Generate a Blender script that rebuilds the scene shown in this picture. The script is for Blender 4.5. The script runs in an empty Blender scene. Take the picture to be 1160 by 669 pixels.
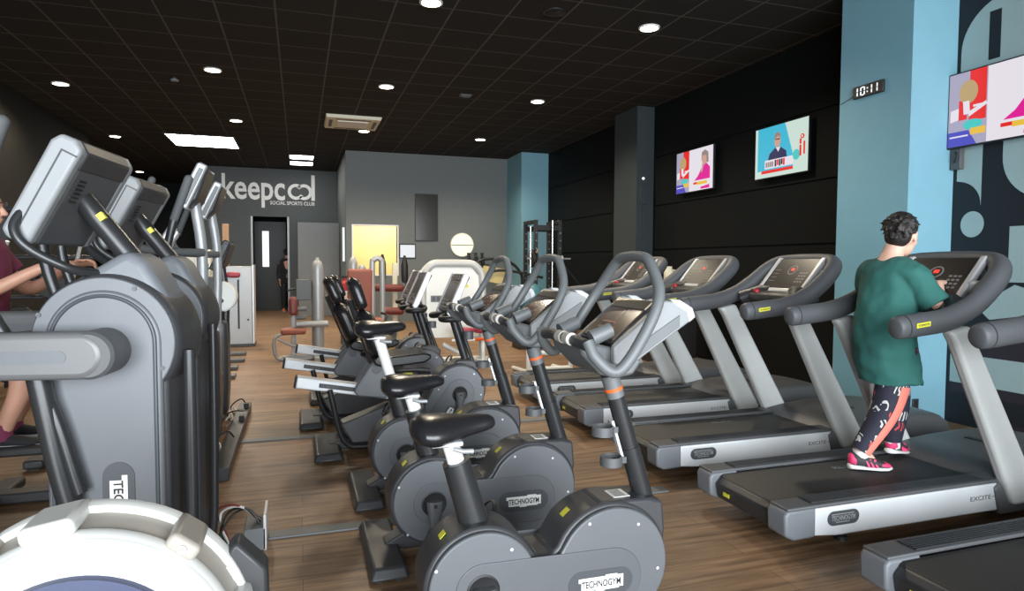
import bpy, bmesh, math, random
from math import sin, cos, pi, radians, sqrt
from mathutils import Vector, Matrix

scn = bpy.context.scene
COL = scn.collection
random.seed(7)

# ------------------------------------------------------------ camera
EYE = 1.40
F_PX, CX, CY = 737.0, 580.0, 334.5
VPX, VPY, ROLL = 339.0, 297.5, 0.004
_d = Vector((VPX - CX, VPY - CY, F_PX)).normalized()
_n = Vector((VPX - CX, VPY - CY, F_PX)).cross(Vector((1, ROLL, 0))).normalized()
if _n.y > 0: _n = -_n
_x = _n.cross(_d)
if _x.x < 0: _x = -_x
_R = Matrix((( _x.x, _d.x, _n.x), (_x.y, _d.y, _n.y), (_x.z, _d.z, _n.z)))   # world -> camera (right, down, forward)
cam_data = bpy.data.cameras.new('camera')
cam_data.sensor_width = 36.0
cam_data.lens = F_PX / 1160.0 * 36.0
cam_data.clip_start = 0.02
cam = bpy.data.objects.new('camera', cam_data)
COL.objects.link(cam)
rt, dn, fw = Vector(_R[0]), Vector(_R[1]), Vector(_R[2])
M4 = Matrix(((rt.x, -dn.x, -fw.x, 0), (rt.y, -dn.y, -fw.y, 0), (rt.z, -dn.z, -fw.z, EYE), (0, 0, 0, 1)))
cam.matrix_world = M4
scn.camera = cam

# ------------------------------------------------------------ world, daylight, exposure
world = bpy.data.worlds.new('world'); scn.world = world
world.use_nodes = True
world.node_tree.nodes['Background'].inputs[0].default_value = (0.80, 0.90, 1.0, 1)
world.node_tree.nodes['Background'].inputs[1].default_value = 0.9
scn.view_settings.view_transform = 'Standard'
scn.view_settings.look = 'None'
scn.view_settings.gamma = 1.0
scn.view_settings.use_curve_mapping = False
scn.view_settings.exposure = 0.0

def area_light(name, loc, rot, sx, sy, energy, color):
    l = bpy.data.lights.new(name, 'AREA'); l.shape = 'RECTANGLE'; l.size = sx; l.size_y = sy
    l.energy = energy; l.color = color
    o = bpy.data.objects.new(name, l); COL.objects.link(o)
    o.location = loc; o.rotation_euler = rot
    return o
# daylight of the glazed shop front behind the camera
area_light('shopfront_daylight', (-0.5, -8.5, 2.6), (radians(90), 0, 0), 15.0, 6.0, 4200, (0.90, 0.96, 1.0))

# ------------------------------------------------------------ materials
def lin(c):
    c = c / 255.0
    return c / 12.92 if c <= 0.04045 else ((c + 0.055) / 1.055) ** 2.4
def rgb(r, g, b): return (lin(r), lin(g), lin(b), 1)
MAT = {}
def mat(name, col, rough=0.5, metal=0.0, bump=0.0, bscale=200.0, var=0.0, vscale=8.0, spec=0.5, coat=0.0):
    m = bpy.data.materials.new(name); m.use_nodes = True
    nt = m.node_tree; b = nt.nodes['Principled BSDF']
    b.inputs['Base Color'].default_value = col
    b.inputs['Roughness'].default_value = rough
    b.inputs['Metallic'].default_value = metal
    b.inputs['Specular IOR Level'].default_value = spec
    if coat:
        b.inputs['Coat Weight'].default_value = coat; b.inputs['Coat Roughness'].default_value = 0.12
    tc = nt.nodes.new('ShaderNodeTexCoord')
    n = nt.nodes.new('ShaderNodeTexNoise'); n.inputs['Scale'].default_value = vscale; n.inputs['Detail'].default_value = 4
    nt.links.new(tc.outputs['Object'], n.inputs['Vector'])
    mx = nt.nodes.new('ShaderNodeMix'); mx.data_type = 'RGBA'
    v = var if var else 0.06
    mx.inputs[6].default_value = tuple(c * (1 - v) for c in col[:3]) + (1,)
    mx.inputs[7].default_value = tuple(min(1, c * (1 + v)) for c in col[:3]) + (1,)
    nt.links.new(n.outputs['Fac'], mx.inputs[0]); nt.links.new(mx.outputs[2], b.inputs['Base Color'])
    if bump:
        n2 = nt.nodes.new('ShaderNodeTexNoise'); n2.inputs['Scale'].default_value = bscale
        nt.links.new(tc.outputs['Object'], n2.inputs['Vector'])
        bp = nt.nodes.new('ShaderNodeBump'); bp.inputs['Strength'].default_value = bump; bp.inputs['Distance'].default_value = 0.002
        nt.links.new(n2.outputs['Fac'], bp.inputs['Height']); nt.links.new(bp.outputs['Normal'], b.inputs['Normal'])
    MAT[name] = m
    return m
def emis(name, col, strength):
    m = bpy.data.materials.new(name); m.use_nodes = True
    b = m.node_tree.nodes['Principled BSDF']
    b.inputs['Base Color'].default_value = (0.02, 0.02, 0.02, 1); b.inputs['Roughness'].default_value = 0.3
    b.inputs['Emission Color'].default_value = col; b.inputs['Emission Strength'].default_value = strength
    MAT[name] = m
    return m

mat('dark', (0.030, 0.031, 0.034, 1), 0.42, bump=0.15, bscale=500)
mat('black', (0.012, 0.012, 0.013, 1), 0.5)
mat('rubber', (0.018, 0.018, 0.019, 1), 0.65, bump=0.3, bscale=300)
mat('leather', (0.014, 0.014, 0.016, 1), 0.27, bump=0.12, bscale=120)
mat('tube', (0.035, 0.036, 0.038, 1), 0.30, metal=0.35)
mat('shell', (0.040, 0.041, 0.045, 1), 0.38, bump=0.12, bscale=600)
mat('plate', (0.120, 0.127, 0.138, 1), 0.42, metal=0.25)
mat('plate_inner', (0.108, 0.114, 0.124, 1), 0.42, metal=0.25)
mat('pill', (0.055, 0.060, 0.067, 1), 0.45)
mat('grey', (0.14, 0.15, 0.165, 1), 0.48)
mat('midgrey', (0.080, 0.083, 0.088, 1), 0.45)
mat('silver', (0.34, 0.35, 0.36, 1), 0.4, metal=0.3)
mat('lightsilver', (0.62, 0.63, 0.65, 1), 0.34, metal=0.35)
mat('band', (0.66, 0.68, 0.70, 1), 0.36, metal=0.2)
mat('rower_white', (0.60, 0.60, 0.575, 1), 0.45)
mat('beam', (0.135, 0.137, 0.14, 1), 0.4, metal=0.2)
mat('post', (0.50, 0.51, 0.50, 1), 0.45, metal=0.1)
mat('grip', (0.135, 0.145, 0.150, 1), 0.5, metal=0.1)
mat('foam', (0.075, 0.080, 0.083, 1), 0.75, bump=0.3, bscale=400)
mat('rail', (0.078, 0.082, 0.090, 1), 0.55, bump=0.2, bscale=500)
mat('sensor', (0.42, 0.40, 0.36, 1), 0.5)
mat('wing', (0.235, 0.245, 0.255, 1), 0.42)
mat('wing_cap', (0.45, 0.46, 0.46, 1), 0.42)
mat('white', (0.80, 0.80, 0.78, 1), 0.4)
mat('whiteplastic', (0.72, 0.73, 0.70, 1), 0.42)
mat('cage', (0.34, 0.31, 0.27, 1), 0.5)
mat('navy_disc', (0.035, 0.045, 0.10, 1), 0.35)
mat('chrome', (0.72, 0.72, 0.72, 1), 0.22, metal=0.9)
mat('belt', (0.022, 0.022, 0.022, 1), 0.6, bump=0.35, bscale=250)
mat('screen', (0.115, 0.075, 0.055, 1), 0.2, coat=0.3)  # brown tone puts the ceiling's reflection into the glass colour
mat('screen_dark', (0.012, 0.013, 0.014, 1), 0.2, coat=0.3)
mat('beige', (0.30, 0.25, 0.185, 1), 0.35, metal=0.3)
mat('keypad', (0.17, 0.17, 0.17, 1), 0.4)
mat('red', (0.45, 0.02, 0.03, 1), 0.4)
mat('crimson', (0.32, 0.03, 0.06, 1), 0.45)
mat('brick', (0.27, 0.075, 0.045, 1), 0.5, bump=0.1)
mat('maroon', (0.17, 0.035, 0.03, 1), 0.45)
mat('orange', (0.75, 0.12, 0.02, 1), 0.5)
mat('yellow', (0.65, 0.62, 0.05, 1), 0.5)
mat('cream', (0.66, 0.63, 0.50, 1), 0.5)
mat('wood', (0.36, 0.20, 0.10, 1), 0.5, var=0.25, vscale=5)
mat('cardboard', (0.30, 0.18, 0.10, 1), 0.7)
mat('plant', (0.08, 0.20, 0.03, 1), 0.6)
mat('cable_white', (0.6, 0.6, 0.58, 1), 0.5)
mat('skin', (0.55, 0.29, 0.20, 1), 0.5)
mat('skin_light', (0.62, 0.38, 0.29, 1), 0.5)
mat('hair', (0.012, 0.009, 0.008, 1), 0.6, bump=0.9, bscale=90)
mat('shirt_green', (0.022, 0.118, 0.103, 1), 0.85, bump=1.0, bscale=9)
mat('magenta_cloth', (0.16, 0.02, 0.06, 1), 0.8)
mat('dark_cloth', (0.012, 0.012, 0.016, 1), 0.85)
mat('coral', (0.80, 0.20, 0.15, 1), 0.8)
mat('pink', (0.85, 0.05, 0.17, 1), 0.55)
mat('shoe_dark', (0.03, 0.03, 0.035, 1), 0.7)
mat('sole', (0.75, 0.75, 0.74, 1), 0.6)
mat('wall_black', (0.0050, 0.0064, 0.0070, 1), 0.65, bump=0.05, bscale=60, spec=0.13)
mat('wall_left', (0.0135, 0.0125, 0.0105, 1), 0.8, spec=0.2)
mat('wall_grey', (0.150, 0.168, 0.172, 1), 0.75)
mat('wall_grey_dark', (0.088, 0.098, 0.102, 1), 0.75)
mat('pillar_grey', (0.026, 0.037, 0.042, 1), 0.7)
mat('blue', (0.175, 0.365, 0.455, 1), 0.7)
mat('mural_dark', (0.0075, 0.0105, 0.0150, 1), 0.65)
mat('mural_light', (0.33, 0.45, 0.46, 1), 0.7)
mat('mural_purple', (0.022, 0.017, 0.026, 1), 0.65)
mat('door', (0.026, 0.029, 0.032, 1), 0.5)
mat('panel_grey', (0.19, 0.20, 0.205, 1), 0.6)
mat('ochre_wall', (0.74, 0.60, 0.27, 1), 0.7)
mat('mirror_dark', (0.06, 0.058, 0.055, 1), 0.14, metal=0.5)
mat('bottle', (0.012, 0.012, 0.012, 1), 0.3)
mat('blue_ball', (0.05, 0.16, 0.20, 1), 0.5)
emis('lamp', (1.0, 0.84, 0.58, 1), 20)
emis('panel_lamp', (1.0, 0.97, 0.90, 1), 14)
emis('mirror_glow', (1.0, 0.95, 0.70, 1), 1.25)  # mirror glass glows by itself in place of reflected light
emis('window_light', (0.95, 0.98, 1.0, 1), 1.1)
emis('led', (0.9, 0.95, 1.0, 1), 1.3)
emis('white_glow', (0.95, 0.98, 1.0, 1), 0.75)  # glow painted onto the notice sheet and pale wall strip; neither is a lamp
for nm, c in dict(tv_white=(232, 226, 235), tv_red=(232, 30, 22), tv_magenta=(225, 10, 150), tv_cyan=(60, 185, 215), tv_pale=(205, 225, 215),
                  tv_navy=(35, 40, 85), tv_skin=(205, 160, 145), tv_blue=(75, 70, 190), tv_teal=(70, 200, 195), tv_yellow=(235, 190, 60), tv_grey=(170, 165, 190),
                  tv_straw=(190, 160, 110), tv_hair=(150, 130, 125), tv_black=(30, 25, 35)).items():
    emis(nm, rgb(*c), 0.95)

def wood_floor():
    m = bpy.data.materials.new('floor_planks'); m.use_nodes = True
    nt = m.node_tree; b = nt.nodes['Principled BSDF']; L = nt.links.new; N = nt.nodes.new
    tc = N('ShaderNodeTexCoord')
    br = N('ShaderNodeTexBrick'); br.offset = 0.37; br.inputs['Scale'].default_value = 1.0
    br.inputs['Brick Width'].default_value = 1.25; br.inputs['Row Height'].default_value = 0.185
    br.inputs['Mortar Size'].default_value = 0.0012; br.inputs['Bias'].default_value = 0.0
    br.inputs['Color1'].default_value = (0.285, 0.180, 0.105, 1); br.inputs['Color2'].default_value = (0.195, 0.120, 0.068, 1)
    br.inputs['Mortar'].default_value = (0.05, 0.028, 0.015, 1)
    L(tc.outputs['Object'], br.inputs['Vector'])
    mp = N('ShaderNodeMapping'); mp.inputs['Scale'].default_value = (0.8, 11, 1); L(tc.outputs['Object'], mp.inputs['Vector'])
    n = N('ShaderNodeTexNoise'); n.inputs['Scale'].default_value = 2.2; n.inputs['Detail'].default_value = 7; n.inputs['Roughness'].default_value = 0.62
    L(mp.outputs[0], n.inputs['Vector'])
    cr = N('ShaderNodeValToRGB'); cr.color_ramp.elements[0].position = 0.32; cr.color_ramp.elements[0].color = (0.45, 0.40, 0.36, 1)
    cr.color_ramp.elements[1].position = 0.66; cr.color_ramp.elements[1].color = (1.35, 1.32, 1.28, 1)
    L(n.outputs['Fac'], cr.inputs[0])
    mx = N('ShaderNodeMix'); mx.data_type = 'RGBA'; mx.blend_type = 'MULTIPLY'; mx.inputs[0].default_value = 1
    L(br.outputs['Color'], mx.inputs[6]); L(cr.outputs[0], mx.inputs[7]); L(mx.outputs[2], b.inputs['Base Color'])
    b.inputs['Roughness'].default_value = 0.42; b.inputs['Specular IOR Level'].default_value = 0.35
    MAT['floor'] = m
wood_floor()
def tile_ceiling():
    m = bpy.data.materials.new('ceiling_tiles'); m.use_nodes = True
    nt = m.node_tree; b = nt.nodes['Principled BSDF']; L = nt.links.new; N = nt.nodes.new
    tc = N('ShaderNodeTexCoord'); mp = N('ShaderNodeMapping'); mp.inputs['Location'].default_value = (0.207, -0.289, 0)
    L(tc.outputs['Object'], mp.inputs['Vector'])
    br = N('ShaderNodeTexBrick'); br.offset = 0.0; br.inputs['Scale'].default_value = 1.0
    br.inputs['Brick Width'].default_value = 0.5835; br.inputs['Row Height'].default_value = 0.5835
    br.inputs['Mortar Size'].default_value = 0.010; br.inputs['Mortar Smooth'].default_value = 0.0
    br.inputs['Color1'].default_value = (0.026, 0.0245, 0.0215, 1); br.inputs['Color2'].default_value = (0.022, 0.021, 0.0185, 1)
    br.inputs['Mortar'].default_value = (0.095, 0.090, 0.082, 1)
    L(mp.outputs[0], br.inputs['Vector']); L(br.outputs['Color'], b.inputs['Base Color'])
    b.inputs['Roughness'].default_value = 0.85; b.inputs['Specular IOR Level'].default_value = 0.2
    MAT['ceiling'] = m
tile_ceiling()
def leaf_leggings():
    m = bpy.data.materials.new('leaf_leggings'); m.use_nodes = True
    nt = m.node_tree; b = nt.nodes['Principled BSDF']; L = nt.links.new; N = nt.nodes.new
    tc = N('ShaderNodeTexCoord')
    v = N('ShaderNodeTexVoronoi'); v.inputs['Scale'].default_value = 13
    L(tc.outputs['Object'], v.inputs['Vector'])
    sub = N('ShaderNodeVectorMath'); sub.operation = 'SUBTRACT'
    L(tc.outputs['Object'], sub.inputs[0]); L(v.outputs['Position'], sub.inputs[1])
    w = N('ShaderNodeTexWave'); w.wave_type = 'BANDS'; w.inputs['Scale'].default_value = 17; w.inputs['Distortion'].default_value = 9; w.inputs['Detail'].default_value = 1
    L(tc.outputs['Object'], w.inputs['Vector'])
    gt = N('ShaderNodeMath'); gt.operation = 'GREATER_THAN'; gt.inputs[1].default_value = 0.66; L(w.outputs['Fac'], gt.inputs[0])
    lt = N('ShaderNodeMath'); lt.operation = 'LESS_THAN'; lt.inputs[1].default_value = 0.42; L(v.outputs['Distance'], lt.inputs[0])
    mul = N('ShaderNodeMath'); mul.operation = 'MULTIPLY'; L(gt.outputs[0], mul.inputs[0]); L(lt.outputs[0], mul.inputs[1])
    sp = N('ShaderNodeSeparateColor'); L(v.outputs['Color'], sp.inputs[0])
    g2 = N('ShaderNodeMath'); g2.operation = 'GREATER_THAN'; g2.inputs[1].default_value = 0.72; L(sp.outputs[0], g2.inputs[0])
    leaf = N('ShaderNodeMix'); leaf.data_type = 'RGBA'; leaf.inputs[6].default_value = (0.55, 0.53, 0.52, 1); leaf.inputs[7].default_value = (0.55, 0.06, 0.07, 1)
    L(g2.outputs[0], leaf.inputs[0])
    mx = N('ShaderNodeMix'); mx.data_type = 'RGBA'; mx.inputs[6].default_value = (0.018, 0.018, 0.035, 1)
    L(mul.outputs[0], mx.inputs[0]); L(leaf.outputs[2], mx.inputs[7]); L(mx.outputs[2], b.inputs['Base Color'])
    b.inputs['Roughness'].default_value = 0.8
    MAT['leggings'] = m
leaf_leggings()

# ------------------------------------------------------------ mesh helpers
def cr_path(pts, n=6, closed=False):
    P = [Vector(p) for p in pts]; out = []
    m = len(P); rng = range(m if closed else m - 1)
    for i in rng:
        p1, p2 = P[i], P[(i + 1) % m]
        p0 = P[i - 1] if (i > 0 or closed) else p1 + (p1 - p2)
        p3 = P[(i + 2) % m] if (i + 2 < m or closed) else p2 + (p2 - p1)
        for k in range(n):
            t = k / n
            out.append(0.5 * ((2 * p1) + (p2 - p0) * t + (2 * p0 - 5 * p1 + 4 * p2 - p3) * t * t + (3 * p1 - p0 - 3 * p2 + p3) * t ** 3))
    if not closed: out.append(P[-1])
    return out
def circ(cx, cz, r, n=40, a0=0, a1=2 * pi):
    full = abs(a1 - a0 - 2 * pi) < 1e-6
    return [(cx + r * cos(a0 + (a1 - a0) * i / (n if full else n - 1)), cz + r * sin(a0 + (a1 - a0) * i / (n if full else n - 1))) for i in range(n)]
def hull2(points):
    P = sorted(set((round(a, 5), round(b, 5)) for a, b in points))
    def half(P):
        h = []
        for p in P:
            while len(h) > 1 and (h[-1][0] - h[-2][0]) * (p[1] - h[-2][1]) - (h[-1][1] - h[-2][1]) * (p[0] - h[-2][0]) <= 0: h.pop()
            h.append(p)
        return h
    a, b = half(P), half(P[::-1])
    return a[:-1] + b[:-1]
def envelope(circles, bands, n=70):
    """outline of a union of circles (cx, cz, r) and bands (x0, x1, z0, z1), single valued in x"""
    x0 = min(c[0] - c[2] for c in circles); x1 = max(c[0] + c[2] for c in circles)
    xs = [x0 + (x1 - x0) * (1 - cos(pi * i / n)) / 2 for i in range(n + 1)]
    top, bot = [], []
    for x in xs:
        t, b = -9, 9
        for cx, cz, r in circles:
            q = r * r - (x - cx) ** 2
            if q >= -1e-9:
                q = sqrt(max(q, 0)); t = max(t, cz + q); b = min(b, cz - q)
        for a0, a1, z0, z1 in bands:
            if a0 <= x <= a1: t = max(t, z1); b = min(b, z0)
        top.append((x, t)); bot.append((x, b))
    return bot[1:-1] + [(x1, (top[-1][1] + bot[-1][1]) / 2)] + top[1:-1][::-1] + [(x0, (top[0][1] + bot[0][1]) / 2)]
class MB:
    def __init__(s): s.v = []; s.f = []; s.m = []
    def add(s, V, F, m=0):
        o = len(s.v); s.v += [tuple(p) for p in V]
        for f in F: s.f.append(tuple(i + o for i in f)); s.m.append(m)
        return s
    def box(s, x0, x1, y0, y1, z0, z1, m=0):
        V = [(x0, y0, z0), (x1, y0, z0), (x1, y1, z0), (x0, y1, z0), (x0, y0, z1), (x1, y0, z1), (x1, y1, z1), (x0, y1, z1)]
        return s.add(V, [(0, 3, 2, 1), (4, 5, 6, 7), (0, 1, 5, 4), (1, 2, 6, 5), (2, 3, 7, 6), (3, 0, 4, 7)], m)
    def obox(s, c, ax, ay, az, hx, hy, hz, m=0):
        c = Vector(c); ax = Vector(ax).normalized() * hx; ay = Vector(ay).normalized() * hy; az = Vector(az).normalized() * hz
        V = [c + ax * a + ay * b + az * d for d in (-1, 1) for a, b in ((-1, -1), (1, -1), (1, 1), (-1, 1))]
        return s.add(V, [(0, 3, 2, 1), (4, 5, 6, 7), (0, 1, 5, 4), (1, 2, 6, 5), (2, 3, 7, 6), (3, 0, 4, 7)], m)
    def prism(s, poly, a0, a1, axis='y', m=0, poly2=None):
        n = len(poly); q = poly2 or poly
        def mp(p, a):
            if axis == 'y': return (p[0], a, p[1])
            if axis == 'x': return (a, p[0], p[1])
            return (p[0], p[1], a)
        V = [mp(p, a0) for p in poly] + [mp(p, a1) for p in q]
        F = [tuple(range(n)), tuple(range(2 * n - 1, n - 1, -1))] + [(i, i + n, (i + 1) % n + n, (i + 1) % n) for i in range(n)]
        return s.add(V, F, m)
    def tube(s, path, r, n=12, closed=False, m=0, sq=1.0, cap=True):
        P = [Vector(p) for p in path]; k = len(P)
        R = r if isinstance(r, (list, tuple)) else [r] * k
        if len(R) != k: R = [R[0] + (R[-1] - R[0]) * i / (k - 1) for i in range(k)] if len(R) == 2 else [R[min(int(i * len(R) / k), len(R) - 1)] for i in range(k)]
        T = []
        for i in range(k):
            a = P[i - 1] if (i > 0 or closed) else P[i]; b = P[(i + 1) % k] if (i < k - 1 or closed) else P[i]
            T.append((b - a).normalized())
        u = Vector((0, 0, 1)) if abs(T[0].z) < 0.9 else Vector((1, 0, 0))
        u = (u - T[0] * u.dot(T[0])).normalized(); V = []
        for i in range(k):
            u = u - T[i] * u.dot(T[i])
            u = u.normalized() if u.length > 1e-6 else T[i].orthogonal().normalized()
            w = T[i].cross(u)
            for j in range(n):
                a = 2 * pi * j / n
                V.append(P[i] + u * (R[i] * cos(a)) + w * (R[i] * sq * sin(a)))
        F = []
        for i in range(k if closed else k - 1):
            for j in range(n):
                a, b = i * n + j, i * n + (j + 1) % n
                c, d = ((i + 1) % k) * n + (j + 1) % n, ((i + 1) % k) * n + j
                F.append((a, b, c, d))
        if cap and not closed: F += [tuple(range(n - 1, -1, -1)), tuple(range((k - 1) * n, k * n))]
        return s.add(V, F, m)
    def cyl(s, p0, p1, r, r1=None, n=24, m=0):
        return s.tube([p0, p1], [r, r if r1 is None else r1], n, m=m)
    def capsule(s, p0, p1, r0, r1, n=14, m=0):
        p0, p1 = Vector(p0), Vector(p1); d = (p1 - p0).normalized(); path, R = [], []
        for a in (85, 60, 35, 12): path.append(p0 - d * r0 * sin(radians(a))); R.append(r0 * cos(radians(a)))
        path.append(p0); R.append(r0)
        for k in range(1, 4): path.append(p0.lerp(p1, k / 4)); R.append(r0 + (r1 - r0) * k / 4)
        path.append(p1); R.append(r1)
        for a in (12, 35, 60, 85): path.append(p1 + d * r1 * sin(radians(a))); R.append(r1 * cos(radians(a)))
        return s.tube(path, R, n, m=m)
    def lathe(s, prof, c, axis='y', n=48, m=0, closed=False):
        c = Vector(c); V = []; k = len(prof)
        for r, h in prof:
            for j in range(n):
                a = 2 * pi * j / n
                p = {'y': (r * cos(a), h, r * sin(a)), 'x': (h, r * cos(a), r * sin(a)), 'z': (r * cos(a), r * sin(a), h)}[axis]
                V.append(c + Vector(p))
        F = []
        for i in range(k if closed else k - 1):
            for j in range(n):
                F.append((i * n + j, i * n + (j + 1) % n, ((i + 1) % k) * n + (j + 1) % n, ((i + 1) % k) * n + j))
        if not closed: F += [tuple(range(n - 1, -1, -1)), tuple(range((k - 1) * n, k * n))]
        return s.add(V, F, m)
    def ell(s, c, r, n=20, k=12, m=0, rot=None):
        c = Vector(c); V = []; F = []
        for i in range(1, k):
            t = pi * i / k
            for j in range(n):
                a = 2 * pi * j / n
                p = Vector((r[0] * sin(t) * cos(a), r[1] * sin(t) * sin(a), r[2] * cos(t)))
                if rot: p = rot @ p
                V.append(c + p)
        for i in range(k - 2):
            for j in range(n): F.append((i * n + j, (i + 1) * n + j, (i + 1) * n + (j + 1) % n, i * n + (j + 1) % n))
        F += [tuple(range(n)), tuple(range((k - 1) * n - 1, (k - 2) * n - 1, -1))]
        return s.add(V, F, m)
    def loft(s, rings, m=0, cap=True):
        n = len(rings[0]); k = len(rings); V = [p for r in rings for p in r]; F = []
        for i in range(k - 1):
            for j in range(n): F.append((i * n + j, i * n + (j + 1) % n, (i + 1) * n + (j + 1) % n, (i + 1) * n + j))
        if cap: F += [tuple(range(n - 1, -1, -1)), tuple(range((k - 1) * n, k * n))]
        return s.add(V, F, m)
    def build(s, name, mats, parent=None, bevel=0, seg=2, remesh=0, smooth_it=0, off=None, ang=38, wn=True):
        me = bpy.data.meshes.new(name)
        V = s.v
        if off is not None: V = [(p[0] - off[0], p[1] - off[1], p[2] - off[2]) for p in V]
        me.from_pydata(V, [], s.f)
        if not isinstance(mats, (list, tuple)): mats = [mats]
        for q in mats: me.materials.append(MAT[q])
        if len(mats) > 1: me.polygons.foreach_set('material_index', s.m)
        bm = bmesh.new(); bm.from_mesh(me); bmesh.ops.recalc_face_normals(bm, faces=bm.faces); bm.to_mesh(me); bm.free()
        me.polygons.foreach_set('use_smooth', [True] * len(me.polygons))
        me.set_sharp_from_angle(angle=radians(ang))
        me.update()
        o = bpy.data.objects.new(name, me); COL.objects.link(o)
        if parent is not None: o.parent = parent
        if bevel:
            b = o.modifiers.new('bevel', 'BEVEL'); b.width = bevel; b.segments = seg; b.limit_method = 'ANGLE'; b.angle_limit = radians(40); b.use_clamp_overlap = True
        if remesh:
            r = o.modifiers.new('remesh', 'REMESH'); r.mode = 'VOXEL'; r.voxel_size = remesh; r.use_smooth_shade = True
            if smooth_it:
                q = o.modifiers.new('smooth', 'SMOOTH'); q.factor = 0.5; q.iterations = smooth_it
        return o
def thing(name, loc, label, cat, group=None, rz=0):
    o = bpy.data.objects.new(name, None); COL.objects.link(o)
    o.location = loc; o.rotation_euler = (0, 0, rz); o.empty_display_size = 0.1
    o['label'] = label; o['category'] = cat
    if group: o['group'] = group
    return o
def tag(o, label, cat, group=None):
    o['label'] = label; o['category'] = cat
    if group: o['group'] = group
    return o
def struct(o): o['kind'] = 'structure'; return o
def dup(root, loc, label, group=None, rz=None):
    r = root.copy(); COL.objects.link(r); r.location = loc; r['label'] = label
    if rz is not None: r.rotation_euler = (0, 0, rz)
    if group: r['group'] = group
    def rec(a, b):
        for ch in [o for o in bpy.data.objects if o.parent == a]:
            c = ch.copy(); COL.objects.link(c); c.parent = b; rec(ch, c)
    rec(root, r)
    return r
_txt = {}
def text_mesh(s, off=0.0, ext=0.0005):
    k = (s, off, ext)
    if k in _txt: return _txt[k]
    cu = bpy.data.curves.new('text', 'FONT'); cu.body = s; cu.size = 1.0; cu.align_x = 'CENTER'; cu.align_y = 'CENTER'
    cu.offset = off; cu.extrude = ext; cu.resolution_u = 3
    to = bpy.data.objects.new('text', cu); COL.objects.link(to)
    bpy.context.view_layer.update()
    me = bpy.data.meshes.new_from_object(to.evaluated_get(bpy.context.evaluated_depsgraph_get()))
    bpy.data.objects.remove(to); bpy.data.curves.remove(cu)
    xs = [v.co.x for v in me.vertices]; ys = [v.co.y for v in me.vertices]
    cx, cy, w, h = (max(xs) + min(xs)) / 2, (max(ys) + min(ys)) / 2, max(xs) - min(xs), max(ys) - min(ys)
    _txt[k] = ([((v.co.x - cx) / w, (v.co.y - cy) / h, v.co.z) for v in me.vertices], [tuple(p.vertices) for p in me.polygons])
    bpy.data.meshes.remove(me)
    return _txt[k]
def add_text(mb, s, c, ux, uy, w, h, m=0, off=0.0, depth=0.0015):
    """letters of width w and height h centred at c, running along ux with up uy"""
    V, F = text_mesh(s, off)
    c = Vector(c); ux = Vector(ux).normalized(); uy = Vector(uy).normalized(); uz = ux.cross(uy)
    mb.add([c + ux * (x * w) + uy * (y * h) + uz * (z / 0.0005 * depth) for x, y, z in V], F, m)

# ------------------------------------------------------------ the room
CZ = 4.02; XR = 5.68; XL = -4.10
def wall_box(name, m, x0, x1, y0, y1, z0, z1, bevel=0):
    return struct(MB().box(x0, x1, y0, y1, z0, z1).build(name, m, bevel=bevel))
wall_box('floor', 'floor', -6.2, 6.2, -3.6, 24.2, -0.12, 0)
wall_box('ceiling', 'ceiling', -6.2, 6.2, -3.6, 24.2, CZ, CZ + 0.12)
# right wall of long dark panels: horizontal joints are grooves between the panels
mb = MB(); mb.box(XR + 0.02, XR + 0.15, 4.3, 24.2, 0, CZ)
zs = [0, 0.88, 1.64, 2.37, 3.17, CZ]
for a, b in zip(zs, zs[1:]):
    mb.box(XR, XR + 0.02, 4.3, 19.5, a + 0.012, b - 0.012)
struct(mb.build('wall_right', 'wall_black'))
# nearer part of the right wall with the painted mural
mb = MB(); mb.box(5.53, XR + 0.15, -3.6, 4.32, 0, CZ, 0)
XM = 5.53; X0 = XM - 0.0015
def sc(p): return (p[0] * XM / XR, EYE + (p[1] - EYE) * XM / XR)
def patch(pts, m=1): mb.prism([sc(p) for p in pts], X0, XM + 0.01, 'x', m)
def arc(cy, cz, r, a0, a1, n=14): return [(cy + r * cos(radians(a0 + (a1 - a0) * i / n)), cz + r * sin(radians(a0 + (a1 - a0) * i / n))) for i in range(n + 1)]
patch([(p[0], p[1]) for p in [(4.245 + 0.105 * cos(2 * pi * i / 36), 1.765 + 0.115 * sin(2 * pi * i / 36)) for i in range(36)]])      # dot
patch([(4.175, 1.93), (4.175, 2.70), (4.40, 2.70), (4.40, 2.16)] + arc(4.40, 1.93, 0.225, 90, 178, 12)[1:-1])                     # stem with a bitten foot
patch([(4.40, 2.80), (4.40, 3.25)] + arc(4.0, 3.30, 0.40, 0, 90, 12) + [(3.2, 3.70), (3.2, 2.80)])                                # tall arch
mb.prism([sc(p) for p in [(4.155, 3.17), (4.155, 3.58), (4.055, 3.58), (4.055, 3.17)]], X0 - 0.001, X0, 'x', 0)                                     # its dark slot
patch(arc(3.62, 2.32, 0.38, 0, -90, 12) + [(3.0, 1.94), (3.0, 2.70), (4.0, 2.70)])                                                # round letter
patch([(3.92, 1.26), (3.92, 1.73), (3.0, 1.73), (3.0, 1.26)])
patch([(4.06, 0.93), (4.18, 1.04), (3.86, 1.24), (3.60, 1.16), (3.70, 1.0)])
patch([(4.40, 0.34), (4.40, 0.60), (3.0, 0.60), (3.0, 0.34)])
patch([(4.40, 0.60), (4.40, 0.78), (3.0, 0.78), (3.0, 0.60)], 2)
patch([(4.40, 0.25), (4.40, 0.34), (3.0, 0.34), (3.0, 0.25)], 2)
patch([(4.07, 0.06), (4.07, 0.0), (2.0, 0.0), (2.0, 0.06)], 2)
struct(mb.build('wall_right_mural', ['mural_dark', 'mural_light', 'mural_purple']))
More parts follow.
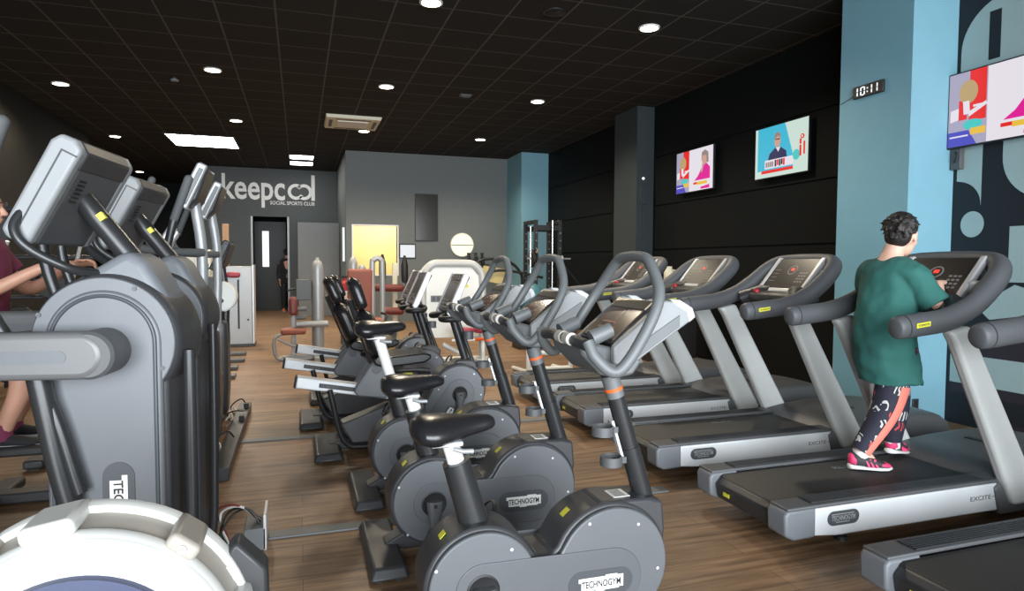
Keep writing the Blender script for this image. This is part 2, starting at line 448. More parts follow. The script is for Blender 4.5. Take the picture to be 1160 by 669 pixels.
# blue columns and the grey pillar
wall_box('trim_1', 'blue', 5.01, XR, 4.32, 5.10, 0, CZ)
wall_box('trim_2', 'blue', 5.00, XR, 14.62, 15.74, 0, CZ)
wall_box('trim_3', 'pillar_grey', 5.36, XR, 9.74, 10.55, 0, CZ)
# left wall
wall_box('wall_left', 'wall_left', XL - 0.15, XL, -3.6, 15.6, 0, CZ)
wall_box('wall_left_recess', 'wall_black', -6.2, -6.05, 15.6, 24.2, 0, CZ)
wall_box('wall_left_return', 'wall_black', -6.2, XL - 0.15, 15.45, 15.6, 0, CZ)
wall_box('wall_far', 'wall_black', -6.2, 6.2, 24.2, 24.35, 0, CZ)
# sign wall with the doorway
TY = 19.5
mb = MB(); DX0, DX1, DZ = -1.24, -0.29, 2.69
mb.box(-2.53, DX0, TY, TY + 0.15, 0, CZ); mb.box(DX1, 1.05, TY, TY + 0.15, 0, CZ); mb.box(DX0, DX1, TY, TY + 0.15, DZ, CZ)
struct(mb.build('wall_back_sign', 'wall_grey_dark'))
wall_box('wall_corridor', 'wall_black', -2.53, 1.05, 21.6, 21.75, 0, CZ)
wall_box('wall_corridor_left', 'wall_black', -2.53, -2.43, TY + 0.15, 21.6, 0, CZ)
struct(MB().box(DX0 - 0.03, DX0 + 0.02, TY - 0.02, TY + 0.1, 0, DZ, 0).box(DX1 - 0.02, DX1 + 0.03, TY - 0.02, TY + 0.1, 0, DZ, 0).build('trim_4', 'silver'))
# door standing in the corridor, with a narrow lit pane
d = MB().box(-1.24, -0.36, 20.4, 20.46, 0.0, 2.60).build('door_1', 'door', bevel=0.004); struct(d)
MB().box(-1.02, -0.84, 20.385, 20.40, 1.28, 2.32).build('pane', 'window_light', d)
MB().tube([(-0.50, 20.33, 1.22), (-0.50, 20.33, 0.98)], 0.014).tube([(-0.50, 20.40, 1.2), (-0.50, 20.33, 1.2)], 0.01).tube([(-0.50, 20.40, 1.0), (-0.50, 20.33, 1.0)], 0.01).build('door_handle', 'silver', d)
# grey block wall with the opening to an ochre room
GY = 15.74
mb = MB(); OX0, OX1, OZ = 1.21, 2.24, 2.28
mb.box(1.05, OX0, GY, GY + 0.15, 0, CZ); mb.box(OX1, XR, GY, GY + 0.15, 0, CZ); mb.box(OX0, OX1, GY, GY + 0.15, OZ, CZ); mb.box(OX0, OX1, GY, GY + 0.15, 0, 1.13)
mb.box(1.05, 1.20, GY + 0.15, 21.6, 0, CZ)
struct(mb.build('wall_back', 'wall_grey'))
struct(MB().box(OX0 - 0.03, OX1 + 0.03, GY - 0.02, GY + 0.12, OZ, OZ + 0.03).box(OX0 - 0.03, OX0, GY - 0.02, GY + 0.12, 1.13, OZ).box(OX1, OX1 + 0.03, GY - 0.02, GY + 0.12, 1.13, OZ).box(OX0 - 0.03, OX1 + 0.03, GY - 0.02, GY + 0.12, 1.10, 1.13).build('window_1', 'white'))
wall_box('wall_ochre_room', 'ochre_wall', 1.20, 3.4, 17.6, 17.7, 0, CZ)
wall_box('wall_ochre_side', 'ochre_wall', 3.3, 3.4, GY + 0.15, 17.6, 0, CZ)
area_light('ochre_room_lamp', (2.2, 16.7, 3.7), (0, 0, 0), 1.2, 1.0, 170, (1, 0.92, 0.75))
wall_box('trim_5', 'white_glow', 0.965, 1.015, 15.70, 15.74, 1.44, 2.23)
# grey partition panel in front of the sign wall
tag(MB().box(-0.03, 1.02, 18.0, 18.06, 0.0, 2.46).build('partition_panel', 'panel_grey', bevel=0.004), 'tall plain grey partition panel standing right of the dark doorway', 'partition')

# ------------------------------------------------------------ ceiling fixtures
def downlight(x, y, label):
    t = thing('ceiling_downlight', (x, y, CZ), label, 'ceiling light', 'round downlights in the black ceiling')
    MB().lathe([(0.118, -0.012), (0.118, 0.0), (0.098, 0.0), (0.098, -0.014)], (0, 0, 0), 'z', 36, closed=True).build('trim_ring', 'whiteplastic', t)
    MB().lathe([(0.097, -0.011), (0.097, -0.002)], (0, 0, 0), 'z', 32).build('diffuser', 'lamp', t)
    l = bpy.data.lights.new('downlight_beam', 'SPOT'); l.energy = 290; l.color = (1, 0.86, 0.66); l.spot_size = radians(150); l.spot_blend = 0.6; l.shadow_soft_size = 0.09
    lo = bpy.data.objects.new('downlight_beam', l); COL.objects.link(lo); lo.parent = t; lo.location = (0, 0, -0.03)
for x, y, l in [(3.72, 6.52, 'large round downlight nearest the right wall, above the treadmills'), (1.29, 6.60, 'round downlight at the top edge, nearest in the middle of the ceiling'),
                (-1.09, 9.82, 'round downlight ahead of the long white skylight panel'), (1.26, 9.90, 'round downlight in front of the air conditioning cassette'),
                (3.69, 10.0, 'round downlight in front of the grey pillar by the right wall'), (3.67, 13.43, 'round downlight nearest the far blue column'),
                (1.25, 13.34, 'small round downlight just behind the air conditioning cassette'), (-1.08, 13.15, 'round downlight between the skylight panel and the nearest left downlight'),
                (-3.31, 11.3, 'round downlight high on the left near the dark wall'), (-3.62, 15.6, 'small round downlight above the second cross trainer console'),
                (-4.36, 21.4, 'tiny farthest round downlight left of the sign wall')]:
    downlight(x, y, l)
t = thing('ceiling_panel', (-1.95, 15.55, CZ), 'large bright white rectangular light panel set in the black ceiling', 'ceiling light')
MB().box(-0.62, 0.66, -0.66, 0.72, -0.012, 0.0).build('diffuser', 'panel_lamp', t)
MB().box(-0.66, 0.70, -0.70, -0.66, -0.016, 0).box(-0.66, 0.70, 0.72, 0.76, -0.016, 0).box(-0.66, -0.62, -0.66, 0.72, -0.016, 0).box(0.66, 0.70, -0.66, 0.72, -0.016, 0).build('frame', 'dark', t)
for y, l in ((17.1, 'nearer of the two small square light panels before the sign wall'), (18.15, 'farther of the two small square light panels, closest to the sign wall')):
    t = thing('ceiling_panel', (0.085, y, CZ), l, 'ceiling light', 'square light panels above the sign wall')
    MB().box(-0.275, 0.275, -0.30, 0.30, -0.012, 0).build('diffuser', 'panel_lamp', t)
    MB().box(-0.29, 0.29, -0.315, -0.30, -0.015, 0).box(-0.29, 0.29, 0.30, 0.315, -0.015, 0).box(-0.29, -0.275, -0.3, 0.3, -0.015, 0).box(0.275, 0.29, -0.3, 0.3, -0.015, 0).build('frame', 'dark', t)
t = thing('air_conditioner', (0.96, 12.5, CZ), 'beige square air conditioning cassette in the ceiling before the sign wall', 'air conditioner')
MB().prism([(-0.47, -0.49), (0.47, -0.49), (0.47, 0.49), (-0.47, 0.49)], -0.06, 0, 'z', poly2=[(-0.49, -0.51), (0.49, -0.51), (0.49, 0.51), (-0.49, 0.51)]).build('body', 'cream', t, bevel=0.01)
MB().box(-0.27, 0.27, -0.27, 0.27, -0.075, -0.05).build('intake_grille', 'whiteplastic', t, bevel=0.006)
for a, b, c, e in ((-0.3, 0.3, -0.42, -0.36), (-0.3, 0.3, 0.36, 0.42), (-0.42, -0.36, -0.3, 0.3), (0.36, 0.42, -0.3, 0.3)):
    MB().box(a, b, c, e, -0.066, -0.05).build('air_flap', 'midgrey', t, bevel=0.004)
t = thing('smoke_detector', (-1.66, 10.45, CZ), 'small dark round smoke detector on the ceiling left of a downlight', 'smoke detector')
MB().lathe([(0.055, 0), (0.055, -0.025), (0.035, -0.05), (0.0, -0.052)], (0, 0, 0), 'z', 24).build('housing', 'black', t)
MB().lathe([(0.058, -0.03), (0.058, -0.02), (0.04, -0.045), (0.04, -0.05)], (0, 0, 0), 'z', 24, closed=True).build('ring', 'grey', t)
t = tag(MB().lathe([(0.12, 0), (0.12, -0.01), (0.105, -0.016), (0.09, -0.006), (0, -0.006)], (2.56, 6.44, CZ), 'z', 36).build('ceiling_speaker', 'black'), 'dark round ceiling speaker left of the large right downlight', 'speaker')
t = tag(MB().box(2.40, 2.58, 9.93, 10.05, CZ - 0.02, CZ).box(2.43, 2.55, 9.96, 10.02, CZ - 0.035, CZ - 0.02).build('ceiling_sensor', 'midgrey', bevel=0.004), 'small grey sensor plate on the ceiling left of the downlight by the pillar', 'sensor')

# ------------------------------------------------------------ sign on the back wall
s = thing('wall_sign', (-0.75, TY - 0.02, 3.4), 'large white lower-case lettering with small caption on the dark grey back wall', 'sign')
mb = MB(); add_text(mb, 'keepc', (-0.425, 0, -0.015), (1, 0, 0), (0, 0, 1), 1.63, 0.91, off=0.016, depth=0.006)
mb.build('lettering', 'white', s)
mb = MB()
def ringarc(cx, cz, r0, r1, a0, a1, n=40):
    o = [(cx + r1 * cos(radians(a0 + (a1 - a0) * i / n)), cz + r1 * sin(radians(a0 + (a1 - a0) * i / n))) for i in range(n + 1)]
    i_ = [(cx + r0 * cos(radians(a0 + (a1 - a0) * i / n)), cz + r0 * sin(radians(a0 + (a1 - a0) * i / n))) for i in range(n + 1)][::-1]
    for k in range(n): mb.prism([o[k], o[k + 1], i_[n - k - 1], i_[n - k]], -0.006, 0.006)
ringarc(0.685, 0.0, 0.135, 0.222, 50, 330); ringarc(0.90, 0.0, 0.135, 0.222, -130, 150)
mb.build('linked_rings', 'white', s)
MB().box(1.10, 1.195, -0.006, 0.006, -0.235, 0.48).build('letter_stroke', 'white', s)
mb = MB(); add_text(mb, 'SOCIAL SPORTS CLUB', (0.59, 0, -0.325), (1, 0, 0), (0, 0, 1), 1.19, 0.10, off=0.012, depth=0.006)
mb.build('caption', 'white', s)

# ------------------------------------------------------------ back wall things
t = thing('wall_mirror', (2.95, GY - 0.03, 2.51), 'tall black glossy rectangular panel hung high on the grey wall', 'wall panel')
MB().box(-0.265, 0.265, -0.005, 0.02, -0.55, 0.55).build('glass', 'mirror_dark', t)
MB().box(-0.28, 0.28, 0.0, 0.03, -0.57, -0.55).box(-0.28, 0.28, 0.0, 0.03, 0.55, 0.57).box(-0.28, -0.265, 0.0, 0.03, -0.55, 0.55).box(0.265, 0.28, 0.0, 0.03, -0.55, 0.55).build('frame', 'black', t)
t = thing('wall_notice', (2.485, GY - 0.02, 1.69), 'small white square notice in black frame right of the yellow opening', 'notice')
MB().box(-0.175, 0.175, -0.008, 0.0, -0.15, 0.15).build('sheet', 'white_glow', t)
MB().box(-0.2, 0.2, 0.0, 0.018, -0.18, 0.18).build('frame', 'black', t, bevel=0.003)
t = thing('round_mirror', (3.83, GY - 0.03, 1.86), 'bright round wall mirror behind the white machine', 'mirror')
MB().lathe([(0.275, -0.012), (0.275, 0.0)], (0, 0, 0), 'y', 48).build('glass', 'mirror_glow', t)
MB().lathe([(0.295, -0.016), (0.295, 0.02), (0.275, 0.02), (0.275, -0.016)], (0, 0, 0), 'y', 48, closed=True).build('rim', 'cream', t)
MB().box(-0.27, 0.27, -0.02, -0.012, -0.02, 0.0).build('cross_bar', 'midgrey', t)
t = thing('wall_shelf', (4.05, GY - 0.1, 1.38), 'thin dark shelf under the round mirror holding spray bottles', 'shelf')
MB().box(-0.75, 0.45, -0.08, 0.08, -0.02, 0.0).build('board', 'black', t, bevel=0.003)
MB().prism([(-0.07, -0.02), (0.09, -0.02), (0.09, -0.12)], -0.6, -0.58, 'x').prism([(-0.07, -0.02), (0.09, -0.02), (0.09, -0.12)], 0.3, 0.32, 'x').build('bracket', 'black', t)
for i, (x, l) in enumerate(((3.99, 'left dark spray bottle on the shelf beside the round mirror'), (4.17, 'middle dark spray bottle on the shelf beside the round mirror'), (4.34, 'right dark spray bottle on the shelf beside the round mirror'))):
    t = thing('spray_bottle', (x, GY - 0.1, 1.38), l, 'bottle', 'spray bottles by the round mirror')
    MB().lathe([(0.0, 0), (0.042, 0), (0.045, 0.02), (0.045, 0.16), (0.018, 0.21), (0.018, 0.24)], (0, 0, 0), 'z', 18).build('body', 'bottle', t)
    MB().box(-0.055, 0.03, -0.014, 0.014, 0.24, 0.285).box(-0.045, -0.03, -0.008, 0.008, 0.19, 0.24).build('spray_head', 'black', t, bevel=0.004)

# ------------------------------------------------------------ televisions, clock
def tv(y0, y1, z0, z1, pic, label, xw=XR):
    xs = xw - 0.09
    t = thing('television', (xs, (y0 + y1) / 2, (z0 + z1) / 2), label, 'television', 'televisions on the right wall')
    W, H = y1 - y0, z1 - z0
    MB().box(0.0, 0.035, -W / 2 - 0.012, W / 2 + 0.012, -H / 2 - 0.014, H / 2 + 0.012).build('casing', 'black', t, bevel=0.004)
    MB().box(0.035, 0.09, -0.15, 0.15, -0.12, 0.12).build('wall_mount', 'black', t)
    mats = ['tv_white', 'tv_red', 'tv_magenta', 'tv_cyan', 'tv_pale', 'tv_navy', 'tv_skin', 'tv_blue', 'tv_teal', 'tv_yellow', 'tv_grey', 'tv_straw', 'tv_hair', 'tv_black']
    mb = MB(); k = [0]
    def P(pts, m):      # u to the right, v up, both 0..1; the picture is read from the room side
        k[0] += 1
        q = [((0.5 - u) * W, (v - 0.5) * H) for u, v in pts]
        mb.prism(q, -0.0012 - 0.0004 * k[0], 0.0, 'x', mats.index(m))
    def R(u0, u1, v0, v1, m): P([(u0, v0), (u1, v0), (u1, v1), (u0, v1)], m)
    def C(u, v, a, b, m): P([(u + a * cos(2 * pi * i / 20), v + b * sin(2 * pi * i / 20)) for i in range(20)], m)
    if pic == 1:
        R(0, 1, 0, 1, 'tv_white'); R(0, 0.37, 0, 1, 'tv_grey'); R(0.20, 0.36, 0.32, 1, 'tv_red'); R(0.10, 0.18, 0.35, 0.62, 'tv_red')
        C(0.19, 0.72, 0.09, 0.16, 'tv_straw'); P([(0.14, 0.6), (0.20, 0.6), (0.21, 0.42), (0.15, 0.42)], 'tv_white'); P([(0.02, 0.5), (0.10, 0.52), (0.10, 0.36), (0.02, 0.34)], 'tv_white')
        R(0.24, 0.37, 0.5, 0.53, 'tv_white'); P([(0.2, 0.45), (0.36, 0.55), (0.36, 0.50), (0.2, 0.38)], 'tv_white')
        P([(0, 0), (0.28, 0), (0.2, 0.2), (0, 0.2)], 'tv_blue'); C(0.24, 0.27, 0.09, 0.07, 'tv_teal'); R(0.22, 0.36, 0.13, 0.22, 'tv_yellow'); R(0.02, 0.2, 0.12, 0.14, 'tv_white')
        P([(0.52, 0.24), (0.93, 0.24), (0.93, 0.50), (0.83, 0.62), (0.72, 0.52), (0.62, 0.34)], 'tv_magenta'); P([(0.70, 0.40), (0.74, 0.42), (0.78, 0.62), (0.74, 0.66)], 'tv_skin')
        C(0.79, 0.72, 0.07, 0.14, 'tv_skin'); P([(0.71, 0.70), (0.72, 0.88), (0.80, 0.93), (0.88, 0.86), (0.89, 0.62), (0.85, 0.62), (0.84, 0.80), (0.74, 0.80)], 'tv_hair')
        R(0.50, 0.62, 0.15, 0.20, 'tv_red'); R(0.60, 0.86, 0.13, 0.20, 'tv_yellow'); P([(0.70, 0.02), (0.92, 0.02), (0.92, 0.10), (0.70, 0.07)], 'tv_magenta')
    else:
        R(0, 1, 0, 1, 'tv_pale'); P([(0.05, 0.14), (0.05, 1), (0.58, 1), (0.74, 0.35), (0.74, 0.14)], 'tv_cyan')
        P([(0.25, 0.30), (0.29, 0.46), (0.40, 0.56), (0.50, 0.56), (0.61, 0.46), (0.63, 0.30)], 'tv_navy'); P([(0.41, 0.56), (0.46, 0.47), (0.50, 0.56)], 'tv_white')
        C(0.44, 0.69, 0.06, 0.13, 'tv_skin'); P([(0.38, 0.72), (0.39, 0.84), (0.46, 0.86), (0.50, 0.80), (0.50, 0.74), (0.45, 0.79)], 'tv_hair'); R(0.40, 0.49, 0.71, 0.73, 'tv_black')
        R(0.20, 0.74, 0.17, 0.34, 'tv_white')
        for i in range(4): R(0.22 + i * 0.04, 0.25 + i * 0.04, 0.20, 0.30, 'tv_hair'); 
        for i in range(5): R(0.40 + i * 0.04, 0.43 + i * 0.04, 0.19 + 0.02 * (i % 2), 0.32, ('tv_black', 'tv_red', 'tv_navy')[i % 3])
        R(0.14, 0.74, 0.08, 0.14, 'tv_red'); C(0.80, 0.34, 0.06, 0.10, 'tv_teal')
        for a0, a1 in ((0.52, 0.62), (0.30, 0.50)): R(0.86, 0.885, a0, a1, 'tv_red')
        C(0.905, 0.66, 0.03, 0.045, 'tv_red'); C(0.905, 0.66, 0.015, 0.025, 'tv_pale'); R(0.93, 0.95, 0.32, 0.56, 'tv_red')
    mb.build('picture', mats, t)
tv(7.96, 8.89, 2.49, 3.10, 1, 'smallest and farthest wall television, beside the grey pillar')
tv(6.14, 7.05, 2.49, 3.11, 2, 'middle wall television showing a man on a blue background')
tv(3.40, 4.31, 2.43, 3.05, 1, 'nearest wall television, mounted on the mural at the right edge', 5.53)
t = thing('wall_clock', (5.01, 4.75, 3.0), 'black digital clock reading 10:11 on the blue column', 'clock')
MB().box(-0.03, 0, -0.165, 0.165, -0.045, 0.065).build('casing', 'black', t, bevel=0.005)
mb = MB()
def seg(u0, u1, v0, v1): mb.box(-0.0315, -0.03, -u1, -u0, v0, v1)
for u in (-0.115, 0.045, 0.105): seg(u - 0.006, u + 0.006, -0.025, 0.006); seg(u - 0.006, u + 0.006, 0.014, 0.045)
for u in (-0.075, -0.035): seg(u - 0.006, u + 0.006, -0.025, 0.006); seg(u - 0.006, u + 0.006, 0.014, 0.045)
seg(-0.068, -0.042, 0.040, 0.050); seg(-0.068, -0.042, -0.030, -0.020); seg(-0.008, 0.004, -0.012, 0.0); seg(-0.008, 0.004, 0.02, 0.032)
mb.build('digits', 'led', t)
MB().tube([(-0.003, 0.15, 0.0), (-0.003, 0.34, -0.05)], 0.003, 6).build('power_cord', 'black', t)
t = thing('wall_socket', (5.17, 4.32, 0.165), 'small dark wall socket low on the bright face of the blue column', 'socket')
MB().box(-0.035, 0.035, -0.012, 0.0, -0.055, 0.055).build('faceplate', 'dark', t, bevel=0.004)
MB().lathe([(0.02, -0.014), (0.02, -0.010)], (0, 0, 0.02), 'y', 16).lathe([(0.02, -0.014), (0.02, -0.010)], (0, 0, -0.025), 'y', 16).build('outlet', 'black', t)
t = thing('junction_box', (5.53, 4.24, 2.33), 'small dark grey box below the corner of the nearest television', 'junction box')
MB().box(-0.055, -0.002, -0.02, 0.07, -0.09, 0.09).build('housing', 'midgrey', t, bevel=0.004)
MB().tube(cr_path([(-0.06, 0.02, 0.06), (-0.075, 0.0, 0.02), (-0.06, 0.03, -0.03)]), 0.006, 8).build('cable', 'black', t)
t = tag(MB().lathe([(0.022, -0.012), (0.022, 0.0)], (5.48, 9.735, 2.83), 'y', 18).build('pillar_led', 'led'), 'tiny white indicator light on the grey pillar', 'indicator light')
t = tag(MB().box(5.42, 5.54, 9.71, 9.74, 2.40, 2.72).tube([(5.48, 9.725, 2.40), (5.48, 9.725, 0.6)], 0.008, 8).build('control_box', 'pillar_grey', bevel=0.004), 'grey control box with conduit on the grey pillar', 'control box')

# ------------------------------------------------------------ upright bikes
def brand_sign(name, parent, c, ux, uy, w, h, word='TECHNOGYM', text='black', back='white', d=0.002, off=None):
    """white die-cut plate with dark letters"""
    c = Vector(c); ux = Vector(ux).normalized(); uy = Vector(uy).normalized(); n = ux.cross(uy)
    mb = MB(); pts = [(-0.5, 0.16), (-0.5, 0.42), (0.10, 0.42), (0.10, 0.5), (0.36, 0.5), (0.36, 0.42), (0.5, 0.42), (0.5, -0.36), (0.40, -0.36), (0.40, -0.44), (0.08, -0.44), (0.08, -0.5), (-0.12, -0.5), (-0.12, -0.40), (-0.44, -0.40), (-0.44, 0.16)]
    V = [c + ux * (x * w) + uy * (y * h) + n * z for z in (0, d) for x, y in pts]; k = len(pts)
    mb.add(V, [tuple(range(k)), tuple(range(2 * k - 1, k - 1, -1))] + [(i, i + k, (i + 1) % k + k, (i + 1) % k) for i in range(k)], 0)
    add_text(mb, word, c + n * d, ux, uy, w * 0.88, h * 0.46, 1, off=0.02, depth=0.001)
    return mb.build(name, [back, text], parent, off=off)
def handlebars(parent, off, dx=0, dz=0):
    S = lambda p: (p[0] + dx - off, p[1], p[2] + dz)
    half = [(.935, -.225, 1.135), (.955, -.25, 1.08), (1.02, -.28, 1.035), (1.11, -.28, 1.14), (1.195, -.250, 1.285), (1.222, -.14, 1.40), (1.225, -.07, 1.427)]
    path = half + [(x, -y, z) for x, y, z in half[::-1]]
    MB().tube([S(p) for p in cr_path(path, 6)], 0.0205, 14).build('handlebar', 'grip', parent)
    MB().tube([S((.945, -.20, 1.118)), S((.925, -.1, 1.13)), S((.92, 0, 1.133)), S((.925, .1, 1.13)), S((.945, .20, 1.118))], 0.021, 12).build('front_bar', 'dark', parent)
    for y0 in (-0.10, -0.03):
        MB().tube([S((.92, y0 - .022, 1.132)), S((.92, y0 + .022, 1.132))], 0.0235, 14).build('hand_sensor', 'sensor', parent)
    for sgn in (-1, 1):
        MB().tube([S((.985, sgn * .145, 1.135)), S((1.06, sgn * .15, 1.165))], [0.03, 0.027], 12).build('elbow_pad', 'grip', parent)
def tilt_console(parent, off, dx=0, dz=0, steep=False, w=0.165):
    S = lambda x, z: (x + dx - off, z + dz)
    if not steep:
        a, b = Vector((1.07, 0, 1.115)), Vector((1.245, 0, 1.262))
    else:
        a, b = Vector((1.00, 0, 1.03)), Vector((1.13, 0, 1.315)); w = .20
    u = (b - a).normalized(); n = Vector((-u.z, 0, u.x))
    def q(s, h): p = a + u * s + n * h; return S(p.x, p.z)
    L = (b - a).length
    MB().prism([q(0.0, -0.03), q(0.0, 0.0), q(L, 0.0), q(L + 0.015, -0.02), q(L, -0.05)], -w + 0.02, w - 0.02).build('console_body', 'dark', parent, bevel=0.006)
    scr = MB().prism([q(0.012, 0.0), q(0.012, 0.004), q(L - 0.055, 0.004), q(L - 0.055, 0.0)], -w + 0.035, w - 0.035).build('screen', 'screen', parent)
    MB().prism([q(L - 0.05, 0.0), q(L - 0.05, 0.006), q(L - 0.004, 0.006), q(L - 0.004, 0.0)], -w + 0.03, w - 0.03).build('screen_cap', 'beige' if not steep else 'screen', parent)
    mb = MB()
    for i in range(3): mb.prism([q(0.03 + 0.03 * i, 0.004), q(0.03 + 0.03 * i, 0.0052), q(0.04 + 0.03 * i, 0.0052), q(0.04 + 0.03 * i, 0.004)], -w + 0.07 + 0.03 * i, w - 0.09)
    mb.build('key_row', 'keypad' if steep else 'maroon', scr)
    for sgn in (-1, 1):
        y0, y1 = sgn * (w - 0.02), sgn * (w + 0.012)
        if not steep:
            poly = [S(1.06, 1.045), S(1.12, 1.03), S(1.365, 1.185), S(1.385, 1.205), S(1.372, 1.235), S(1.32, 1.262), S(1.262, 1.268), S(1.06, 1.105)]
            wing = MB().prism(poly, y0, y1).build('side_wing', 'wing', parent, bevel=0.006)
            MB().prism([S(1.10, 1.05), S(1.125, 1.045), S(1.325, 1.172), S(1.325, 1.215), S(1.11, 1.085)], y1 - sgn * 0.001, y1 + sgn * 0.004).build('side_inlay', 'grip', wing, bevel=0.003)
            MB().prism([S(1.285, 1.272), S(1.325, 1.270), S(1.379, 1.240), S(1.392, 1.205), S(1.366, 1.186), S(1.355, 1.225), S(1.31, 1.248)], y0 - sgn * .001, y1 + sgn * .003).build('wing_cap', 'wing_cap', wing, bevel=0.004)
        else:
            poly = [q(-0.03, -0.035), q(-0.01, 0.008), q(L + 0.005, 0.010), q(L + 0.016, -0.005), q(L + 0.005, -0.035), q(0.03, -0.045)]
            MB().prism(poly, y0, y1).build('side_wing', 'lightsilver', parent, bevel=0.006)
def crank(parent, c, y, ang, off):
    cx, cz = c[0] - off, c[1]; sg = -1 if y < 0 else 1
    MB().lathe([(0.060, y - sg * .004), (0.060, y + sg * .003), (0.054, y + sg * .006), (0.05, y + sg * .004), (0.0, y + sg * .004)], (cx, 0, cz), 'y', 32).build('crank_cup', 'black', parent)
    ex, ez = cx + 0.17 * sin(ang), cz - 0.17 * cos(ang)
    cr = MB().tube([(cx, y + sg * .022, cz + 0.018), (cx, y + sg * .024, cz - .01), ((cx + ex) / 2, y + sg * .03, (cz + ez) / 2), (ex, y + sg * .035, ez)], [0.040, 0.038, 0.024, 0.019], 14, sq=0.5).build('crank_arm', 'midgrey', parent)
    MB().lathe([(0.009, y + sg * .046), (0.009, y + sg * .04)], (cx, 0, cz), 'y', 14).build('crank_bolt', 'black', cr)
    y0, y1 = sorted((y + sg * .045, y + sg * .15))
    p = MB().box(ex - .045, ex + .045, y0, y1, ez - .012, ez + .012).build('pedal', 'rubber', parent, bevel=0.006)
    ym = (y0 + y1) / 2
    MB().tube(cr_path([(ex - .04, y1, ez), (ex - .02, y1 + .01, ez + .05), (ex + .0, ym, ez + .085), (ex - .02, y0 - .01, ez + .05), (ex - .04, y0, ez)]), 0.010, 8, sq=0.3).build('pedal_strap', 'black', p)
def upright_bike(Y, seat_z, label, cang=0.05):
    off = 0.85
    t = thing('exercise_bike', (off, Y, 0), label, 'exercise bike', 'upright exercise bikes')
    A, B = (.600, .270, .196), (1.100, .275, .222)
    o = lambda poly: [(x - off, z) for x, z in poly]
    outl = envelope([A, B], [(.595, 1.10, .06, .345)])
    big = envelope([(A[0], A[1], A[2] + .014), (B[0], B[1], B[2] + .014)], [(.595, 1.10, .05, .349)])
    MB().prism(o(big), -.095, .095).build('shell', 'shell', t, bevel=0.012)
    MB().prism(o([(.98, .45), (1.06, .513), (1.265, .505), (1.325, .490), (1.335, .38), (1.322, .25), (1.1, .25)]), -.085, .085).build('post_housing', 'shell', t, bevel=0.012)
    for sg in (-1, 1):
        pl = MB().prism(o(outl), sg * .094, sg * .118).build('side_panel', 'plate', t, bevel=0.006)
        st = hull2(circ(.595, .262, .098) + circ(1.095, .232, .118))
        MB().prism(o(st), sg * .116, sg * .122).build('inner_panel', 'plate_inner', pl, bevel=0.003)
        pill = MB().prism(o(hull2(circ(.965, .228, .050, 24) + circ(1.125, .225, .050, 24))), sg * .121, sg * .1235).build('badge_plate', 'pill', pl)
        if sg < 0:
            brand_sign('badge', pl, (1.045 - off, -.1235, .226), (1, 0, -.01), (0, 0, 1), 0.180, 0.058)
        if sg < 0:
            for sx, sz in ((.43, .38), (.47, .15), (.70, .44), (1.00, .475), (1.285, .27), (.98, .09), (1.20, .47)):
                MB().lathe([(.006, sg * .1185), (.006, sg * .117)], (sx - off, 0, sz - (0.045 if sx in (.70, 1.20) else .025)), 'y', 10).build('screw', 'lightsilver', pl)
        crank(t, (.595, .262), sg * .121, cang if sg < 0 else cang + pi, off)
    # stickers on the curved top
    def top_sticker(name, x0, x1, w, m, c=B):
        mb = MB(); n = 5; V = []
        for i in range(n + 1):
            x = x0 + (x1 - x0) * i / n; r = c[2] + .0155; z = c[1] + sqrt(r * r - (x - c[0]) ** 2)
            V += [(x - off, -w / 2, z), (x - off, w / 2, z)]
        mb.add(V, [(2 * i, 2 * i + 1, 2 * i + 3, 2 * i + 2) for i in range(n)]); return mb.build(name, m, t)
    top_sticker('yellow_sticker', .935, .965, .035, 'yellow')
    MB().obox((.60 - .16 - off + .03, -.02, .440), (1, 0, 1), (0, 1, 0), (-1, 0, 1), .014, .018, .001).build('yellow_sticker', 'yellow', t)
    lb = MB().box(1.13 - off, 1.20 - off, -.05, .03, .5095, .5115).build('white_label', 'white', t)
    mb = MB()
    for i in range(9): mb.box(1.14 - off, 1.185 - off, -.045 + i * .008, -.0415 + i * .008, .5115, .512)
    mb.build('label_lines', 'midgrey', lb)
    # seat post and saddle
    d = Vector((-.085, 0, .29)).normalized(); s0 = Vector((.610 - off, 0, .405)); top = s0 + d * .30
    MB().tube([s0, s0 + d * .005, top], [.062, .056, .050], 24).build('seat_tube', 'tube', t)
    sx, sz = (top + d * ((seat_z - top.z) / d.z)).x, seat_z
    MB().tube([top - d * .02, top + d * ((sz - .02 - top.z) / d.z)], .031, 20).build('seat_post', 'white', t)
    rings = []
    for x, w, h, zc in ((-.160, .03, .020, .022), (-.152, .078, .042, .018), (-.125, .112, .060, .012), (-.08, .118, .066, .008), (-.02, .092, .058, .012), (.04, .060, .044, .020), (.10, .044, .038, .026), (.135, .034, .030, .028), (.150, .014, .014, .028)):
        rings.append([(sx + x + .02, w * cos(2 * pi * k / 24), sz + .02 + zc + h * (sin(2 * pi * k / 24) if sin(2 * pi * k / 24) > 0 else 0.75 * sin(2 * pi * k / 24))) for k in range(24)])
    sd = MB().loft(rings).build('saddle', 'leather', t)
    sd.modifiers.new('subsurf', 'SUBSURF').levels = 1; sd.modifiers[-1].render_levels = 2
    MB().box(sx - .07, sx + .045, -.035, .035, sz - .022, sz - .004).build('saddle_plate', 'lightsilver', sd, bevel=0.006)
    MB().tube([(sx + .01, -.03, sz - .03), (sx + .04, -.05, sz - .035), (sx + .075, -.055, sz - .035)], .009, 10).build('seat_lever', 'silver', t)
    # handle post, cup holders
    p0, p1 = Vector((1.298 - off, 0, .44)), Vector((1.10 - off, 0, 1.08)); dd = (p1 - p0).normalized()
    MB().tube([p0, p0 + dd * .26], .039, 20).build('post_sleeve', 'tube', t)
    MB().tube([p0 + dd * .25, p1], .034, 20).build('post', 'tube', t)
